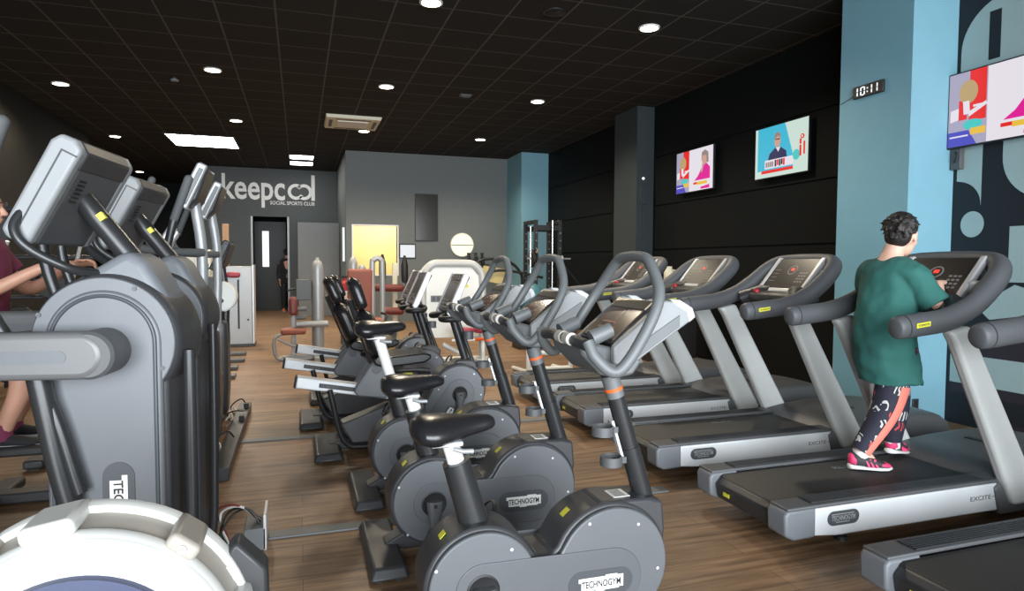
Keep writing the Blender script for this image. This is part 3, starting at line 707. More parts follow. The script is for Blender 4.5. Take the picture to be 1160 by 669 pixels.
    MB().tube([p0 + dd * .47, p0 + dd * .56], .0355, 20).build('post_collar', 'grip', t)
    MB().tube([p0 + dd * .497, p0 + dd * .510], .0365, 20).build('orange_ring', 'orange', t)
    ch = MB().obox(p0 + dd * .30 + Vector((-.05, -.01, 0)), dd, (0, 1, 0), dd.cross(Vector((0, 1, 0))), .075, .012, .005).build('holder_bracket', 'lightsilver', t)
    for kk in (0.22, 0.345):
        c = p0 + dd * kk + Vector((-.10, -.02, -.005))
        MB().lathe([(.043, -.018), (.043, .018), (.038, .018), (.038, -.018)], c, 'z', 28, closed=True).box(c.x + .036, c.x + .06, c.y - .012, c.y + .012, c.z - .012, c.z + .012).build('cup_holder', 'midgrey', t)
    handlebars(t, off); tilt_console(t, off)
    MB().prism(o([(.94, 1.125), (.955, 1.075), (1.03, 1.0), (1.10, .985), (1.16, .995), (1.20, 1.05), (1.07, 1.10)]), -.14, .14).build('console_tray', 'grip', t, bevel=0.012)
    # feet
    for x0, x1, yy in ((.275, .45, .315), (1.22, 1.38, .27)):
        mb = MB(); mb.prism([(x0 - off, -yy), (x1 - off, -yy), (x1 - off, yy), (x0 - off, yy)], .012, .062, 'z', poly2=[(x0 + .02 - off, -yy + .03), (x1 - .015 - off, -yy + .03), (x1 - .015 - off, yy - .03), (x0 + .02 - off, yy - .03)])
        f = mb.build('foot', 'shell', t, bevel=0.012)
        MB().box(x0 - off + .03, x0 - off + .06, -yy + .02, -yy + .05, 0, .014).box(x1 - off - .06, x1 - off - .03, -yy + .02, -yy + .05, 0, .014).box(x0 - off + .03, x0 - off + .06, yy - .05, yy - .02, 0, .014).build('rubber_pad', 'rubber', f)
    MB().prism(o([(.37, .03), (.37, .065), (.50, .13), (.60, .1), (1.1, .1), (1.3, .06), (1.3, .03)]), -.05, .05).build('base_frame', 'dark', t, bevel=0.008)
    return t
upright_bike(2.25, 0.775, 'nearest upright exercise bike at the bottom edge, lowest saddle, cup holders on its post', -0.95)
upright_bike(3.12, 0.775, 'second upright exercise bike, its whole grey side and crank seen behind the nearest bike', -0.05)
upright_bike(3.97, 0.965, 'third upright exercise bike, saddle raised on a long white post', 0.3)

# ------------------------------------------------------------ recumbent bikes
def recumbent(Y, sh, label, recl=0.0):
    off = 0.60
    t = thing('recumbent_bike', (off + sh, Y, 0), label, 'recumbent bike', 'recumbent exercise bikes')
    o = lambda poly: [(x - off, z) for x, z in poly]
    a, b = Vector((-.03, 0, .535)), Vector((.80, 0, .385)); u = (b - a).normalized(); n = Vector((-u.z, 0, u.x))
    q = lambda s, h: ((a + u * s + n * h).x - off, (a + u * s + n * h).z)
    L = (b - a).length
    rl = MB().prism([q(0, -.042), q(L, -.042), q(L, .042), q(0, .042)], -.05, .05).build('seat_rail', 'band', t, bevel=0.008)
    MB().prism([q(-.014, -.044), q(.002, -.044), q(.002, .044), q(-.014, .044)], -.052, .052).build('rail_cap', 'black', rl, bevel=0.006)
    sc = MB().prism([q(.16, -.016), q(.60, -.016), q(.60, .016), q(.16, .016)], -.0515, -.049).build('rail_scale', 'dark', rl)
    mb = MB(); uu = (u.x, 0, u.z); nn = (n.x, 0, n.z)
    add_text(mb, 'TECHNOGYM', (q(.235, 0)[0], -.052, q(.235, 0)[1]), uu, nn, .12, .014, off=0.004, depth=0.0008); mb.build('lettering', 'grip', sc)
    for sg in (-1, 1):
        MB().prism(o([(.37, .455), (.39, .50), (.50, .66), (.535, .685), (.575, .665), (.68, .52), (.69, .43), (.60, .395), (.40, .42)]), sg * .055, sg * .115).build('seat_carriage', 'grey', t, bevel=0.012)
        MB().lathe([(.038, sg * .114), (.038, sg * .121), (.03, sg * .121), (.03, sg * .117), (0, sg * .117)], (.535 - off, 0, .62), 'y', 28).build('pivot_cover', 'midgrey', t)
        MB().tube(cr_path([(.62 - off, sg * .13, .60), (.66 - off, sg * .24, .62), (.80 - off, sg * .26, .625), (.90 - off, sg * .26, .615)]), [.02] * 13 + [.026] * 6, 12).build('seat_handle', 'black', t)
        MB().tube(cr_path([(.20 - off, sg * .10, .475), (.225 - off, sg * .10, .36), (.27 - off, sg * .10, .16), (.33 - off, sg * .10, .065), (.42 - off, sg * .10, .045), (.7 - off, sg * .10, .045), (1.0 - off, sg * .10, .05)]), .021, 12).build('frame_tube', 'tube', t)
    MB().prism(o([(.275, .215), (.62, .335), (.95, .36), (.95, .065), (.36, .065)]), -.085, .085).build('frame_panel', 'midgrey', t, bevel=0.014)
    pad = MB().prism(o([(.50, .69), (.52, .655), (.60, .635), (.88, .66), (.93, .69), (.93, .72), (.88, .735), (.62, .715), (.55, .735)]), -.20, .20).build('seat_pad', 'leather', t, bevel=0.03, seg=4)
    d = Vector((-.165 - recl, 0, .52)).normalized(); nb = Vector((d.z, 0, -d.x)); b0 = Vector((.545 - off, 0, .715))
    def B(s, h, y): p = b0 + d * s + nb * h; return (p.x, y, p.z)
    for nm, s0, s1, w0, w1, th in (('backrest_lower', -.02, .36, .215, .20, .066), ('backrest_upper', .345, .61, .19, .15, .048)):
        rings = []
        for k in range(9):
            f = k / 8; e = sqrt(max(0, 1 - (2 * f - 1) ** 6)) * 0.85 + .15; w = (w0 + (w1 - w0) * f) * e; h = th * e
            ring = []
            for j in range(20):
                ca, sa = cos(2 * pi * j / 20), sin(2 * pi * j / 20)
                cx = math.copysign(abs(ca) ** .5, ca) * w; cz = math.copysign(abs(sa) ** .6, sa) * h
                ring.append(B(s0 + (s1 - s0) * f, cz + .25 * cx * cx, cx))
            rings.append(ring)
        pb = MB().loft(rings).build(nm, 'leather', t, ang=70)
    MB().tube([B(-.05, -.05, 0), B(.45, -.055, 0)], .025, 12, sq=2.2).build('backrest_frame', 'dark', t)
    # drive housing leaning forward
    A, Bc = (1.165, .415, .200), (1.00, .185, .175)
    hp = lambda e: hull2(circ(A[0], A[1], A[2] + e, 48) + circ(Bc[0], Bc[1], Bc[2] - .025 + e, 40))
    MB().prism(o(hp(.014)), -.095, .095).build('shell', 'shell', t, bevel=0.012)
    MB().prism(o([(1.08, .58), (1.16, .655), (1.285, .65), (1.335, .60), (1.28, .42)]), -.07, .07).build('post_housing', 'shell', t, bevel=0.012)
    for sg in (-1, 1):
        pl = MB().prism(o(hp(0)), sg * .094, sg * .118).build('side_panel', 'plate', t, bevel=0.006)
        MB().prism(o(hull2(circ(A[0], A[1] - .02, .115) + circ(Bc[0] + .02, Bc[1] + .02, .105))), sg * .116, sg * .122).build('inner_panel', 'plate_inner', pl, bevel=0.003)
        MB().prism(o(hull2(circ(1.095, .275, .040, 24) + circ(1.035, .175, .040, 24))), sg * .121, sg * .1235).build('badge_plate', 'pill', pl)
        if sg < 0: brand_sign('badge', pl, (1.066 - off, -.1235, .226), (.51, 0, .86), (-.86, 0, .51), .15, .045)
        if sg < 0:
            for sx, sz in ((1.335, .38), (1.28, .545), (1.05, .54), (.885, .20), (1.00, .44)): MB().lathe([(.006, sg * .1185), (.006, sg * .117)], (sx - off, 0, sz), 'y', 10).build('screw', 'lightsilver', pl)
        crank(t, (A[0], A[1] - .02), sg * .121, -.05 if sg < 0 else pi - .05, off)
    p0, p1 = Vector((1.245 - off, 0, .62)), Vector((1.095 - off, 0, 1.10))
    MB().tube([p0, p1], .030, 18).build('post', 'tube', t)
    MB().tube([p0 + Vector((.055, .0, .0)), p1 + Vector((.05, 0, -.05))], .016, 12).build('post_cable_tube', 'tube', t)
    tilt_console(t, off, dx=.055, steep=True)
    MB().tube(cr_path([(1.08 - off, -.05, 1.0), (1.01 - off, -.16, .985), (1.035 - off, -.25, .985), (1.13 - off, -.25, .99), (1.17 - off, -.12, 1.0), (1.17 - off, .12, 1.0), (1.13 - off, .25, .99), (1.035 - off, .25, .985), (1.01 - off, .16, .985), (1.08 - off, .05, 1.0)], 5), .024, 12).build('handlebar', 'black', t)
    MB().lathe([(.04, -.03), (.04, .03), (.035, .03), (.035, -.03)], (1.25 - off, -.05, .84), 'z', 24, closed=True).build('cup_holder', 'midgrey', t)
    MB().tube([(.72 - off, -.16, .60), (.79 - off, -.18, .575)], .014, 10).build('yellow_lever', 'yellow', t)
    for x0, x1, yy in ((.08, .285, .315), (1.22, 1.40, .27)):
        f = MB().prism([(x0 - off, -yy), (x1 - off, -yy), (x1 - off, yy), (x0 - off, yy)], .012, .062, 'z', poly2=[(x0 + .02 - off, -yy + .03), (x1 - .02 - off, -yy + .03), (x1 - .02 - off, yy - .03), (x0 + .02 - off, yy - .03)]).build('foot', 'shell', t, bevel=0.012)
        MB().box(x0 - off + .03, x0 - off + .06, -yy + .02, -yy + .05, 0, .014).box(x0 - off + .03, x0 - off + .06, yy - .05, yy - .02, 0, .014).build('rubber_pad', 'rubber', f)
    MB().box(.20 - off, 1.32 - off, -.04, .04, .02, .07).build('base_frame', 'dark', t, bevel=0.006)
    return t
recumbent(4.97, 0.0, 'nearest recumbent bike, long silver seat rail pointing into the aisle behind the third upright bike', .0)
recumbent(5.93, -.10, 'middle recumbent bike, silver rail reaching farthest into the aisle, black padded backrest', .04)
recumbent(6.90, .0, 'farthest recumbent bike, its silver rail partly hidden behind the middle one', .04)

# ------------------------------------------------------------ treadmills
def make_treadmill(label):
    off = 3.30
    t = thing('treadmill', (off, 0, 0), label, 'treadmill', 'treadmills along the right wall')
    o = lambda poly: [(x - off, z) for x, z in poly]
    for sg in (-1, 1):
        sp = MB().prism(o([(2.355, .085), (2.36, .218), (3.62, .222), (3.70, .20), (3.74, .10), (3.70, .07), (2.50, .07)]), sg * .325, sg * .362).build('side_panel', 'band', t, bevel=0.008)
        MB().prism(o([(2.19, .10), (2.185, .20), (2.20, .225), (2.37, .228), (2.37, .078), (2.24, .075)]), sg * .232, sg * .366).build('rear_cap', 'grey', t, bevel=0.014, seg=3)
        MB().prism(o([(2.20, .219), (2.20, .236), (3.60, .243), (3.60, .222)]), sg * .238, sg * .364).build('foot_rail', 'midgrey', t, bevel=0.006)
        mb = MB()
        for k in range(7): mb.box(2.36 - off, 3.52 - off, sg * (.252 + .014 * k) - .003, sg * (.252 + .014 * k) + .003, .238, .2445)
        mb.build('foot_rail_ribs', 'dark', t)
        pz = MB().prism(o(hull2(circ(2.475, .158, .036, 20) + circ(2.60, .158, .036, 20))), sg * .3615, sg * .364).build('badge_plate', 'pill', sp)
        ux = (1, 0, 0) if sg < 0 else (-1, 0, 0)
        mb = MB()
        add_text(mb, 'TECHNOGYM', (2.537 - off, sg * .3645, .158), ux, (0, 0, 1), .145, .026, off=0.006, depth=0.001)
        mb.prism(o([(2.462, .176), (2.602, .176), (2.602, .180), (2.462, .180)]), sg * .364, sg * .3655).prism(o([(2.49, .136), (2.575, .136), (2.575, .140), (2.49, .140)]), sg * .364, sg * .3655)
        mb.build('badge', 'silver', pz)
        mb = MB(); add_text(mb, 'EXCITE', (3.47 - off, sg * .3625, .152), ux, (0, 0, 1), .15, .024, off=0.0, depth=0.0008)
        mb.box(3.555 - off, 3.66 - off, sg * .3615, sg * .3632, .150, .153); mb.build('model_lettering', 'pill', sp)
        # flat inclined upright
        MB().prism(o([(3.67, .10), (3.855, .10), (3.865, .16), (3.30, 1.09), (3.155, 1.06), (3.20, 1.0)]), sg * .335, sg * .405).build('upright', 'post', t, bevel=0.022, seg=3)
        MB().tube([(3.30 - off + .02, sg * .3, 1.14), (3.42 - off, sg * .2, 1.20), (3.45 - off, sg * .12, 1.21)], [.055, .045, .035], 14, sq=1.3).build('console_arm', 'dark', t)
    brt = MB().prism(o([(2.23, .09), (2.215, .17), (2.25, .205), (2.30, .20), (2.30, .07)]), -.234, .234).build('rear_cover', 'dark', t, bevel=0.012)
    MB().box(2.2125 - off, 2.2165 - off, .10, .15, .125, .145).build('yellow_sticker', 'yellow', brt)
    belt = MB().prism(o([(2.245, .19), (2.25, .205), (2.27, .215), (3.62, .222), (3.62, .19)]), -.238, .238).build('running_belt', 'belt', t, bevel=0.004)
    mb = MB(); add_text(mb, 'RUN', (3.02 - off, .12, .2195), (1, 0, 0), (0, 1, 0), .16, .035, depth=0.0006); mb.build('belt_lettering', 'grip', belt)
    MB().box(2.32 - off, 3.7 - off, -.31, .31, .06, .195).build('deck_frame', 'black', t, bevel=0.006)
    # motor hood
    prof = [(3.56, .21), (3.62, .250), (3.75, .272), (3.95, .290), (4.20, .300), (4.45, .298), (4.62, .275), (4.70, .22), (4.72, .05), (3.60, .05)]
    rings = []
    for y, s in ((-.375, .86), (-.36, .96), (-.30, 1), (-.15, 1.03), (0, 1.04), (.15, 1.03), (.30, 1), (.36, .96), (.375, .86)):
        rings.append([(x - off, y, .05 + (z - .05) * s) for x, z in prof])
    hd = MB().loft(rings).build('motor_hood', 'midgrey', t, bevel=0.008, ang=50)
    MB().obox((4.05 - off, .03, .304), (1, 0, .04), (0, 1, 0), (-.04, 0, 1), .018, .13, .003).build('hood_slot', 'black', hd)
    for x in (2.62, 4.3):
        for y in (-.27, .27): MB().lathe([(.03, 0), (.03, .02), (.014, .025), (.014, .07)], (x - off, y, 0), 'z', 14).build('foot', 'black', t)
    MB().box(3.7 - off, 4.45 - off, -.30, .30, .03, .07).build('under_tray', 'black', t)
    # horseshoe hand rail
    half = [(2.812, -.37, 1.085), (2.842, -.37, 1.088), (2.98, -.37, 1.10), (3.15, -.37, 1.12), (3.32, -.365, 1.175), (3.46, -.355, 1.26), (3.58, -.335, 1.355), (3.655, -.27, 1.41), (3.70, -.13, 1.425)]
    path = cr_path(half + [(3.71, 0, 1.427)] + [(x, -y, z) for x, y, z in half[::-1]], 5)
    n = len(path); R = [.060] * n
    for k, rr in enumerate((.022, .036, .045, .051, .055, .058)): R[k] = R[n - 1 - k] = rr
    hr = MB().tube([(p.x - off, p.y, p.z) for p in path], R, 18, sq=0.88).build('handrail', 'rail', t)
    for sg in (-1, 1):
        MB().tube([(2.868 - off, sg * .37, 1.091), (2.874 - off, sg * .37, 1.0915)], .0608, 18, sq=0.89).build('rail_seam', 'dark', hr)
    mb = MB(); mb.prism(o([(2.90, 1.088), (2.99, 1.098), (2.99, 1.122), (2.90, 1.112)]), -.4235, -.4255); st = mb.build('yellow_badge', 'yellow', hr)
    mb = MB(); add_text(mb, 'TECHNOGYM', (2.945 - off, -.426, 1.105), (1, 0, .11), (-.11, 0, 1), .075, .01, depth=0.0006); mb.build('badge_lettering', 'dark', st)
    # console
    a, b = Vector((3.42, 0, 1.215)), Vector((3.62, 0, 1.445)); u = (b - a).normalized(); nn = Vector((-u.z, 0, u.x)); L = (b - a).length
    q = lambda s, h: ((a + u * s + nn * h).x - off, (a + u * s + nn * h).z)
    MB().prism([q(0, -.045), q(0, 0), q(L, 0), q(L, -.03), q(L * .6, -.085)], -.215, .215).build('console_body', 'dark', t, bevel=0.01)
    for sg in (-1, 1):
        MB().prism([q(-.02, -.03), q(-.01, .010), q(L + .004, .012), q(L + .016, -.01), q(L, -.03)], sg * .205, sg * .24).build('console_frame', 'lightsilver', t, bevel=0.008)
    MB().prism([q(-.025, -.03), q(-.02, .006), q(.012, .009), q(.012, -.03)], -.21, .21).build('console_lip', 'lightsilver', t, bevel=0.006)
    scr = MB().prism([q(.014, 0), q(.014, .004), q(L - .006, .004), q(L - .006, 0)], -.204, .204).build('screen', 'treadmill_screen', t)
    mb = MB()
    for i in range(4):
        for j in range(3): mb.prism([q(.07 + .028 * i, .004), q(.07 + .028 * i, .0056), q(.084 + .028 * i, .0056), q(.084 + .028 * i, .004)], -.17 + .028 * j, -.152 + .028 * j)
    mb.build('keypad', 'keypad', scr); mb = MB()
    for i in range(4): mb.prism([q(.08 + .035 * i, .004), q(.08 + .035 * i, .0056), q(.086 + .035 * i, .0056), q(.086 + .035 * i, .004)], .12, .18)
    mb.build('speed_keys', 'keypad', scr)
    c = a + u * (L * .62) + nn * .004
    rg = MB()
    for k in range(24):
        a0, a1 = 2 * pi * k / 24, 2 * pi * (k + 1) / 24; pts = []
        for rr, aa in ((.045, a0), (.045, a1), (.036, a1), (.036, a0)): pts.append(c + Vector((0, 1, 0)) * (rr * cos(aa)) + u * (rr * sin(aa)))
        rg.add([(p.x + nn.x * h - off, p.y, p.z + nn.z * h) for h in (0, .0015) for p in pts], [(0, 1, 2, 3), (4, 5, 6, 7), (0, 1, 5, 4), (1, 2, 6, 5), (2, 3, 7, 6), (3, 0, 4, 7)])
    rg.build('display_ring', 'keypad', scr)
    MB().prism([q(L * .60, .004), q(L * .60, .0056), q(L * .68, .0056), q(L * .68, .004)], -.016, .016).build('red_display', 'led_red', scr)
    tr = MB().prism(o([(3.31, 1.14), (3.32, 1.185), (3.40, 1.205), (3.50, 1.20), (3.52, 1.14), (3.42, 1.12)]), -.30, .30).build('tray', 'dark', t, bevel=0.012)
    MB().lathe([(.022, 0), (.022, .018), (.016, .026), (0, .027)], (3.345 - off, .16, 1.19), 'z', 20).build('stop_button', 'red', tr)
    return t
emis('led_red', (1, 0.05, 0.03, 1), 1.2)
mat('treadmill_screen', (0.016, 0.014, 0.013, 1), 0.3, coat=0.15)
tm = make_treadmill('treadmill under the woman in the green shirt, facing the blue column')
tm.location = (3.30, 2.85, 0)
GT = 'treadmills along the right wall'
dup(tm, (3.32, 1.71, 0), 'nearest treadmill, cut off by the bottom right corner of the photo', GT)
dup(tm, (3.28, 3.99, 0), 'empty treadmill next beyond the one the woman walks on', GT)
dup(tm, (3.29, 5.14, 0), 'second to last treadmill, its badge seen between the nearest bikes posts', GT)
dup(tm, (3.27, 6.28, 0), 'farthest treadmill of the row, behind the bike handlebars', GT)
t = thing('cup', (3.51, 2.585, 1.212), 'small white cup in the console tray beside the woman hand', 'cup')
MB().lathe([(0, 0), (.026, 0), (.034, .09), (.031, .09), (.024, .006), (0, .006)], (0, 0, 0), 'z', 24).build('body', 'white', t)
MB().lathe([(.036, .088), (.036, .098), (.02, .106), (0, .106)], (0, 0, 0), 'z', 24).build('lid', 'whiteplastic', t)

# ------------------------------------------------------------ cross trainers on the left
def cross_trainer(loc, label, rz, ph):
    """local +x points at the aisle; the near side cover is at y = 0, the body goes to +y"""
    t = thing('cross_trainer', loc, label, 'cross trainer', 'cross trainers with round drum housings', rz)
    D, R = .26, .212
    drum = MB().lathe([(R - .012, 0), (R, .012), (R + .004, .05), (R + .004, D - .05), (R, D - .012), (R - .012, D)], (0, 0, 1.15), 'y', 64).build('drum_rim', 'shell', t, ang=50)
    for y0, y1, nm in ((-.008, .004, 'a'), (D - .004, D + .008, 'b')):
        MB().lathe([(R - .008, y0), (R - .008, y1)], (0, 0, 1.15), 'y', 64).build('drum_cover', 'plate', t, bevel=0.004)
    arch = lambda r, z0=0.06: [(-r, z0), (r, z0)] + circ(0, 1.15, r, 30, 0, pi)
    MB().prism(arch(.176), .008, D - .008, 'y').build('tower_shell', 'shell', t, bevel=0.012)
    MB().prism(arch(.166), -.014, .012, 'y').build('side_panel', 'plate', t, bevel=0.01)
    g = MB().prism(arch(.166), D - .012, D + .014, 'y').build('side_panel', 'plate', t, bevel=0.01)
    ga = [(p[0], -.0155, p[1]) for p in [(-.147, .3)] + circ(0, 1.15, .147, 30, pi, 0) + [(.147, .3)]]
    MB().tube(ga, .006, 8, sq=1.0).build('groove', 'pill', t)
    sp = MB().prism(hull2(circ(.035, .735, .046, 20) + circ(.035, .49, .046, 20)), -.017, -.013).build('badge_plate', 'pill', t)
    brand_sign('badge', sp, (.035, -.017, .605), (0, 0, -1), (1, 0, 0), .27, .062)
    for x, z in ((.09, 1.318), (.165, 1.07), (-.178, 1.24), (-.165, 1.04)):
        MB().lathe([(.007, -.012), (.007, -.005)], (x, 0, z), 'y', 12).build('screw', 'midgrey', t)
    # fairing that carries the console post
    yc = D / 2
    MB().prism([(-.17, 1.30), (.02, 1.42), (.06, 1.44), (.11, 1.40), (.18, 1.27), (.1, 1.2), (-.1, 1.2)], yc - .10, yc + .10).build('post_fairing', 'grey', t, bevel=0.03, seg=3)
    MB().tube([(.075, yc, 1.36), (-.13, yc, 1.63)], .034, 18).build('post', 'tube', t)
    MB().obox((-.042, yc - .020, 1.545), (-.60, 0, .80), (.80, 0, .60), (0, 1, 0), .012, .010, .0145).build('yellow_sticker', 'yellow', t)
    a, b = Vector((-.245, 0, 1.49)), Vector((-.095, 0, 1.775)); u = (b - a).normalized(); n = Vector((u.z, 0, -u.x)); L = (b - a).length
    q = lambda s, h: ((a + u * s + n * h).x, (a + u * s + n * h).z)
    prof = [q(-.005, .080), q(-.012, .02), q(.005, -.005), q(L - .02, -.005), q(L + .010, .012), q(L + .012, .055), q(L - .01, .085)]
    body = MB().prism(prof, yc - .15, yc + .17).build('console_back', 'midgrey', t, bevel=0.014, seg=3)
    MB().prism([q(L - .07, .075), q(L - .07, .0875), q(L - .012, .0875), q(L + .0145, .055), q(L + .004, .05)], yc - .151, yc + .165).build('back_cap', 'shell', body, bevel=0.006)
    for y in (yc - .19, yc + .16):
        MB().prism(prof, y, y + .045).build('console_side', 'wing', t, bevel=0.012, seg=3)
        MB().prism([q(.0, .034), q(.0, .039), q(L - .035, .039), q(L - .035, .080), q(L - .030, .080), q(L - .030, .034)], y - .001, y + .046).build('console_seam', 'dark', t)
    MB().prism([q(.02, .012), q(.02, .004), q(L - .03, .004), q(L - .03, .012)], yc - .14, yc + .14).build('screen', 'screen_dark', t)
    for k in range(6):
        MB().prism([q(.15 + .014 * k, .08), q(.15 + .014 * k, .0885), q(.155 + .014 * k, .0885), q(.155 + .014 * k, .08)], yc - .12, yc - .07).build('vent_slot', 'black', body)
    # fixed bar
    for sg in (-1, 1):
        MB().tube(cr_path([(-.02, yc + sg * .07, 1.36), (-.08, yc + sg * .16, 1.38), (-.17, yc + sg * .20, 1.44), (-.205, yc + sg * .20, 1.50), (-.19, yc + sg * .17, 1.56)]), .014, 10).build('fixed_handle', 'tube', t)
    # moving arms with grips, one forward, one back
    for sg, s in ((-1, ph), (1, -ph)):
        y = yc + sg * .175
        s = -.155 if sg < 0 else ph
        MB().capsule((-.155 + s, y, 1.61), (-.085 + s, y, 1.805), .020, .021).build('hand_grip', 'foam', t)
        MB().tube(cr_path([(-.15 + s, y, 1.63), (-.19 + s, y, 1.46), (-.17 + s * .75, y, 1.25), (-.10 + s * .3, y, 1.0), (-.06, y, .70)]), .019, 12).build('moving_arm', 'tube', t)
        yb = -.115 if sg < 0 else D + .115
        MB().lathe([(.062, yb + .115 * (-sg)), (.07, yb + .10 * (-sg)), (.07, yb - .02 * (-sg)), (.062, yb - .03 * (-sg))], (.01, 0, 1.13), 'y', 36).build('pivot_cap', 'midgrey', t)
        z1 = 1.13 - (0 if sg < 0 else .12)
        bm_ = MB().prism(hull2(circ(-.015, 1.13, .070, 28) + circ(-1.15, z1, .060, 24)), yb - .035, yb + .035).build('crank_beam', 'beam', t, bevel=0.02, seg=3)
        if sg < 0: MB().prism(hull2(circ(-.06, 1.128, .018, 16) + circ(-1.0, z1, .018, 16)), yb - .0365, yb - .034).build('beam_groove', 'plate', bm_)
        MB().tube(cr_path([(-.17, y, 1.08), (-.11, y, .75), (-.03, y, .45), (.06, y, .15)]), .032, 14).build('swing_link', 'tube', t)
        p = MB().box(-1.32, -.96, yb - .07, yb + .07, z1 - .86, z1 - .80).build('pedal', 'rubber', t, bevel=0.015)
        MB().tube([(-1.14, yb, z1 - .02), (-1.14, yb, z1 - .80)], .022, 12).build('pedal_hanger', 'tube', t)
    # front frame and base
    MB().tube(cr_path([(.228, .05, 1.12), (.228, .05, .85), (.226, .05, .5), (.215, .05, .16), (.17, .05, .06), (.08, .05, .035)]), .019, 12).build('front_tube', 'tube', t)
    MB().box(-1.5, .22, yc - .05, yc + .05, .015, .08).build('base_frame', 'dark', t, bevel=0.01)
    for x in (-1.45, .02):
        f = MB().box(x - .06, x + .06, yc - .32, yc + .32, .012, .07).build('foot', 'shell', t, bevel=0.014)
        MB().box(x - .03, x + .03, yc - .30, yc - .26, 0, .014).box(x - .03, x + .03, yc + .26, yc + .30, 0, .014).build('rubber_pad', 'rubber', f)
    return t
cross_trainer((-.573, 2.29, 0), 'large cross trainer at the left edge, its round grey drum nearest the camera', radians(-8), -.12)
cross_trainer((-.615, 3.235, 0), 'second cross trainer, directly behind the large one at the left edge', radians(-8), .15)

# ------------------------------------------------------------ steppers with silver posts
def stepper(loc, label, dark=False, drum=False, arms=0.0, zt=1.98):
    t = thing('stair_climber', loc, label, 'stair climber', None)
    dz = zt - 1.98; m = 'tube' if dark else 'silver'
    MB().tube(cr_path([(.0, 0, .25), (.01, 0, .9), (.02, 0, 1.45 + dz), (-.02, 0, 1.80 + dz)]), .032, 16).build('post', m, t)
    a, b = Vector((-.09, 0, 1.74 + dz)), Vector((.03, 0, 1.985 + dz)); u = (b - a).normalized(); n = Vector((u.z, 0, -u.x)); L = (b - a).length
    q = lambda s, h: ((a + u * s + n * h).x, (a + u * s + n * h).z)
    MB().prism([q(.01, .065), q(.01, .01), q(L - .01, .01), q(L, .06), q(.08, .085)], -.16 - .06 * dark, .16 + .06 * dark).build('console_back', 'dark', t, bevel=0.014)
    for y in (-.185 - .06 * dark, .155 + .06 * dark):
        MB().prism([q(-.005, .065), q(.0, -.004), q(L, -.004), q(L + .01, .012), q(L + .01, .055)], y, y + .03).build('console_side', 'dark' if dark else 'silver', t, bevel=0.01)
        MB().prism([q(.02, .018), q(.02, .05), q(L - .02, .045), q(L - .02, .018)], y - .002, y + .032).build('side_inlay', 'midgrey' if dark else 'grip', t, bevel=0.004)
    MB().prism([q(.02, .012), q(.02, .002), q(L - .02, .002), q(L - .02, .012)], -.14, .14).build('screen', 'screen_dark', t)
    for sg in (-1, 1):
        MB().tube(cr_path([(.03, sg * .03, 1.46 + dz), (-.06, sg * .12, 1.46 + dz), (-.22, sg * .24, 1.47 + dz), (-.31, sg * .27, 1.51 + dz), (-.33, sg * .27, 1.60 + dz)]), .024, 12).build('fixed_handle', 'foam', t)
        y = sg * .30; s = arms * sg
        if not dark:
            MB().capsule((-.24 + s, y, 1.62), (-.15 + s, y, 1.86), .020, .020).build('hand_grip', 'foam', t)
            MB().tube(cr_path([(-.24 + s, y, 1.63), (-.30 + s, y, 1.48), (-.22 + s * .5, y, 1.2), (-.08, y, .8), (0, y, .5)]), .018, 12).build('moving_arm', 'lightsilver', t)
        MB().tube([(.0, y * .5, .42), (-.75, y * .55, .32 - s * .5)], .026, 12).build('pedal_arm', 'tube', t)
        MB().box(-1.02, -.66, y * .55 - .07, y * .55 + .07, .31 - s * .5, .36 - s * .5).build('pedal', 'rubber', t, bevel=0.015)
    MB().prism([(-.34, .05), (.02, .05), (.035, .35), (.035, .75), (.03, .90), (-.06, .90), (-.16, .62), (-.30, .35)], -.14, .14).build('front_cover', 'shell', t, bevel=0.04, seg=3)
    if drum:
        MB().lathe([(.20, -.09), (.215, -.07), (.215, .07), (.20, .09)], (-.62, .08, .33), 'y', 48).build('rear_drum', 'plate_inner', t)
        MB().lathe([(.205, -.096), (.205, -.088), (.155, -.088), (.155, -.096)], (-.62, .08, .33), 'y', 48, closed=True).build('white_ring', 'white', t)
    MB().box(-1.15, .0, -.06, .06, .015, .075).build('base_frame', 'dark', t, bevel=0.01)
    for x in (-1.1, -.06):
        f = MB().box(x - .06, x + .06, -.31, .31, .012, .07).build('foot', 'shell', t, bevel=0.014)
        MB().box(x - .03, x + .03, -.29, -.25, 0, .014).box(x - .03, x + .03, .25, .29, 0, .014).build('rubber_pad', 'rubber', f)
    return t
stepper((-.59, 4.42, 0), 'stair climber with silver post behind the second cross trainer, a person training on it', drum=True, arms=.04)
stepper((-.61, 5.38, 0), 'stair climber with silver post and small console just left of the keep lettering', arms=-.05)
t = stepper((-.64, 6.3, 0), 'stair climber with black console beside the red pad and silver weight cabinet', dark=True, zt=1.585)
MB().prism(circ(-.03, 1.10, .14, 24, -.42 * pi, .45 * pi) + [(-.08, 1.2), (-.08, 1.0)], -.09, .09).build('white_shroud', 'whiteplastic', t, bevel=0.02)

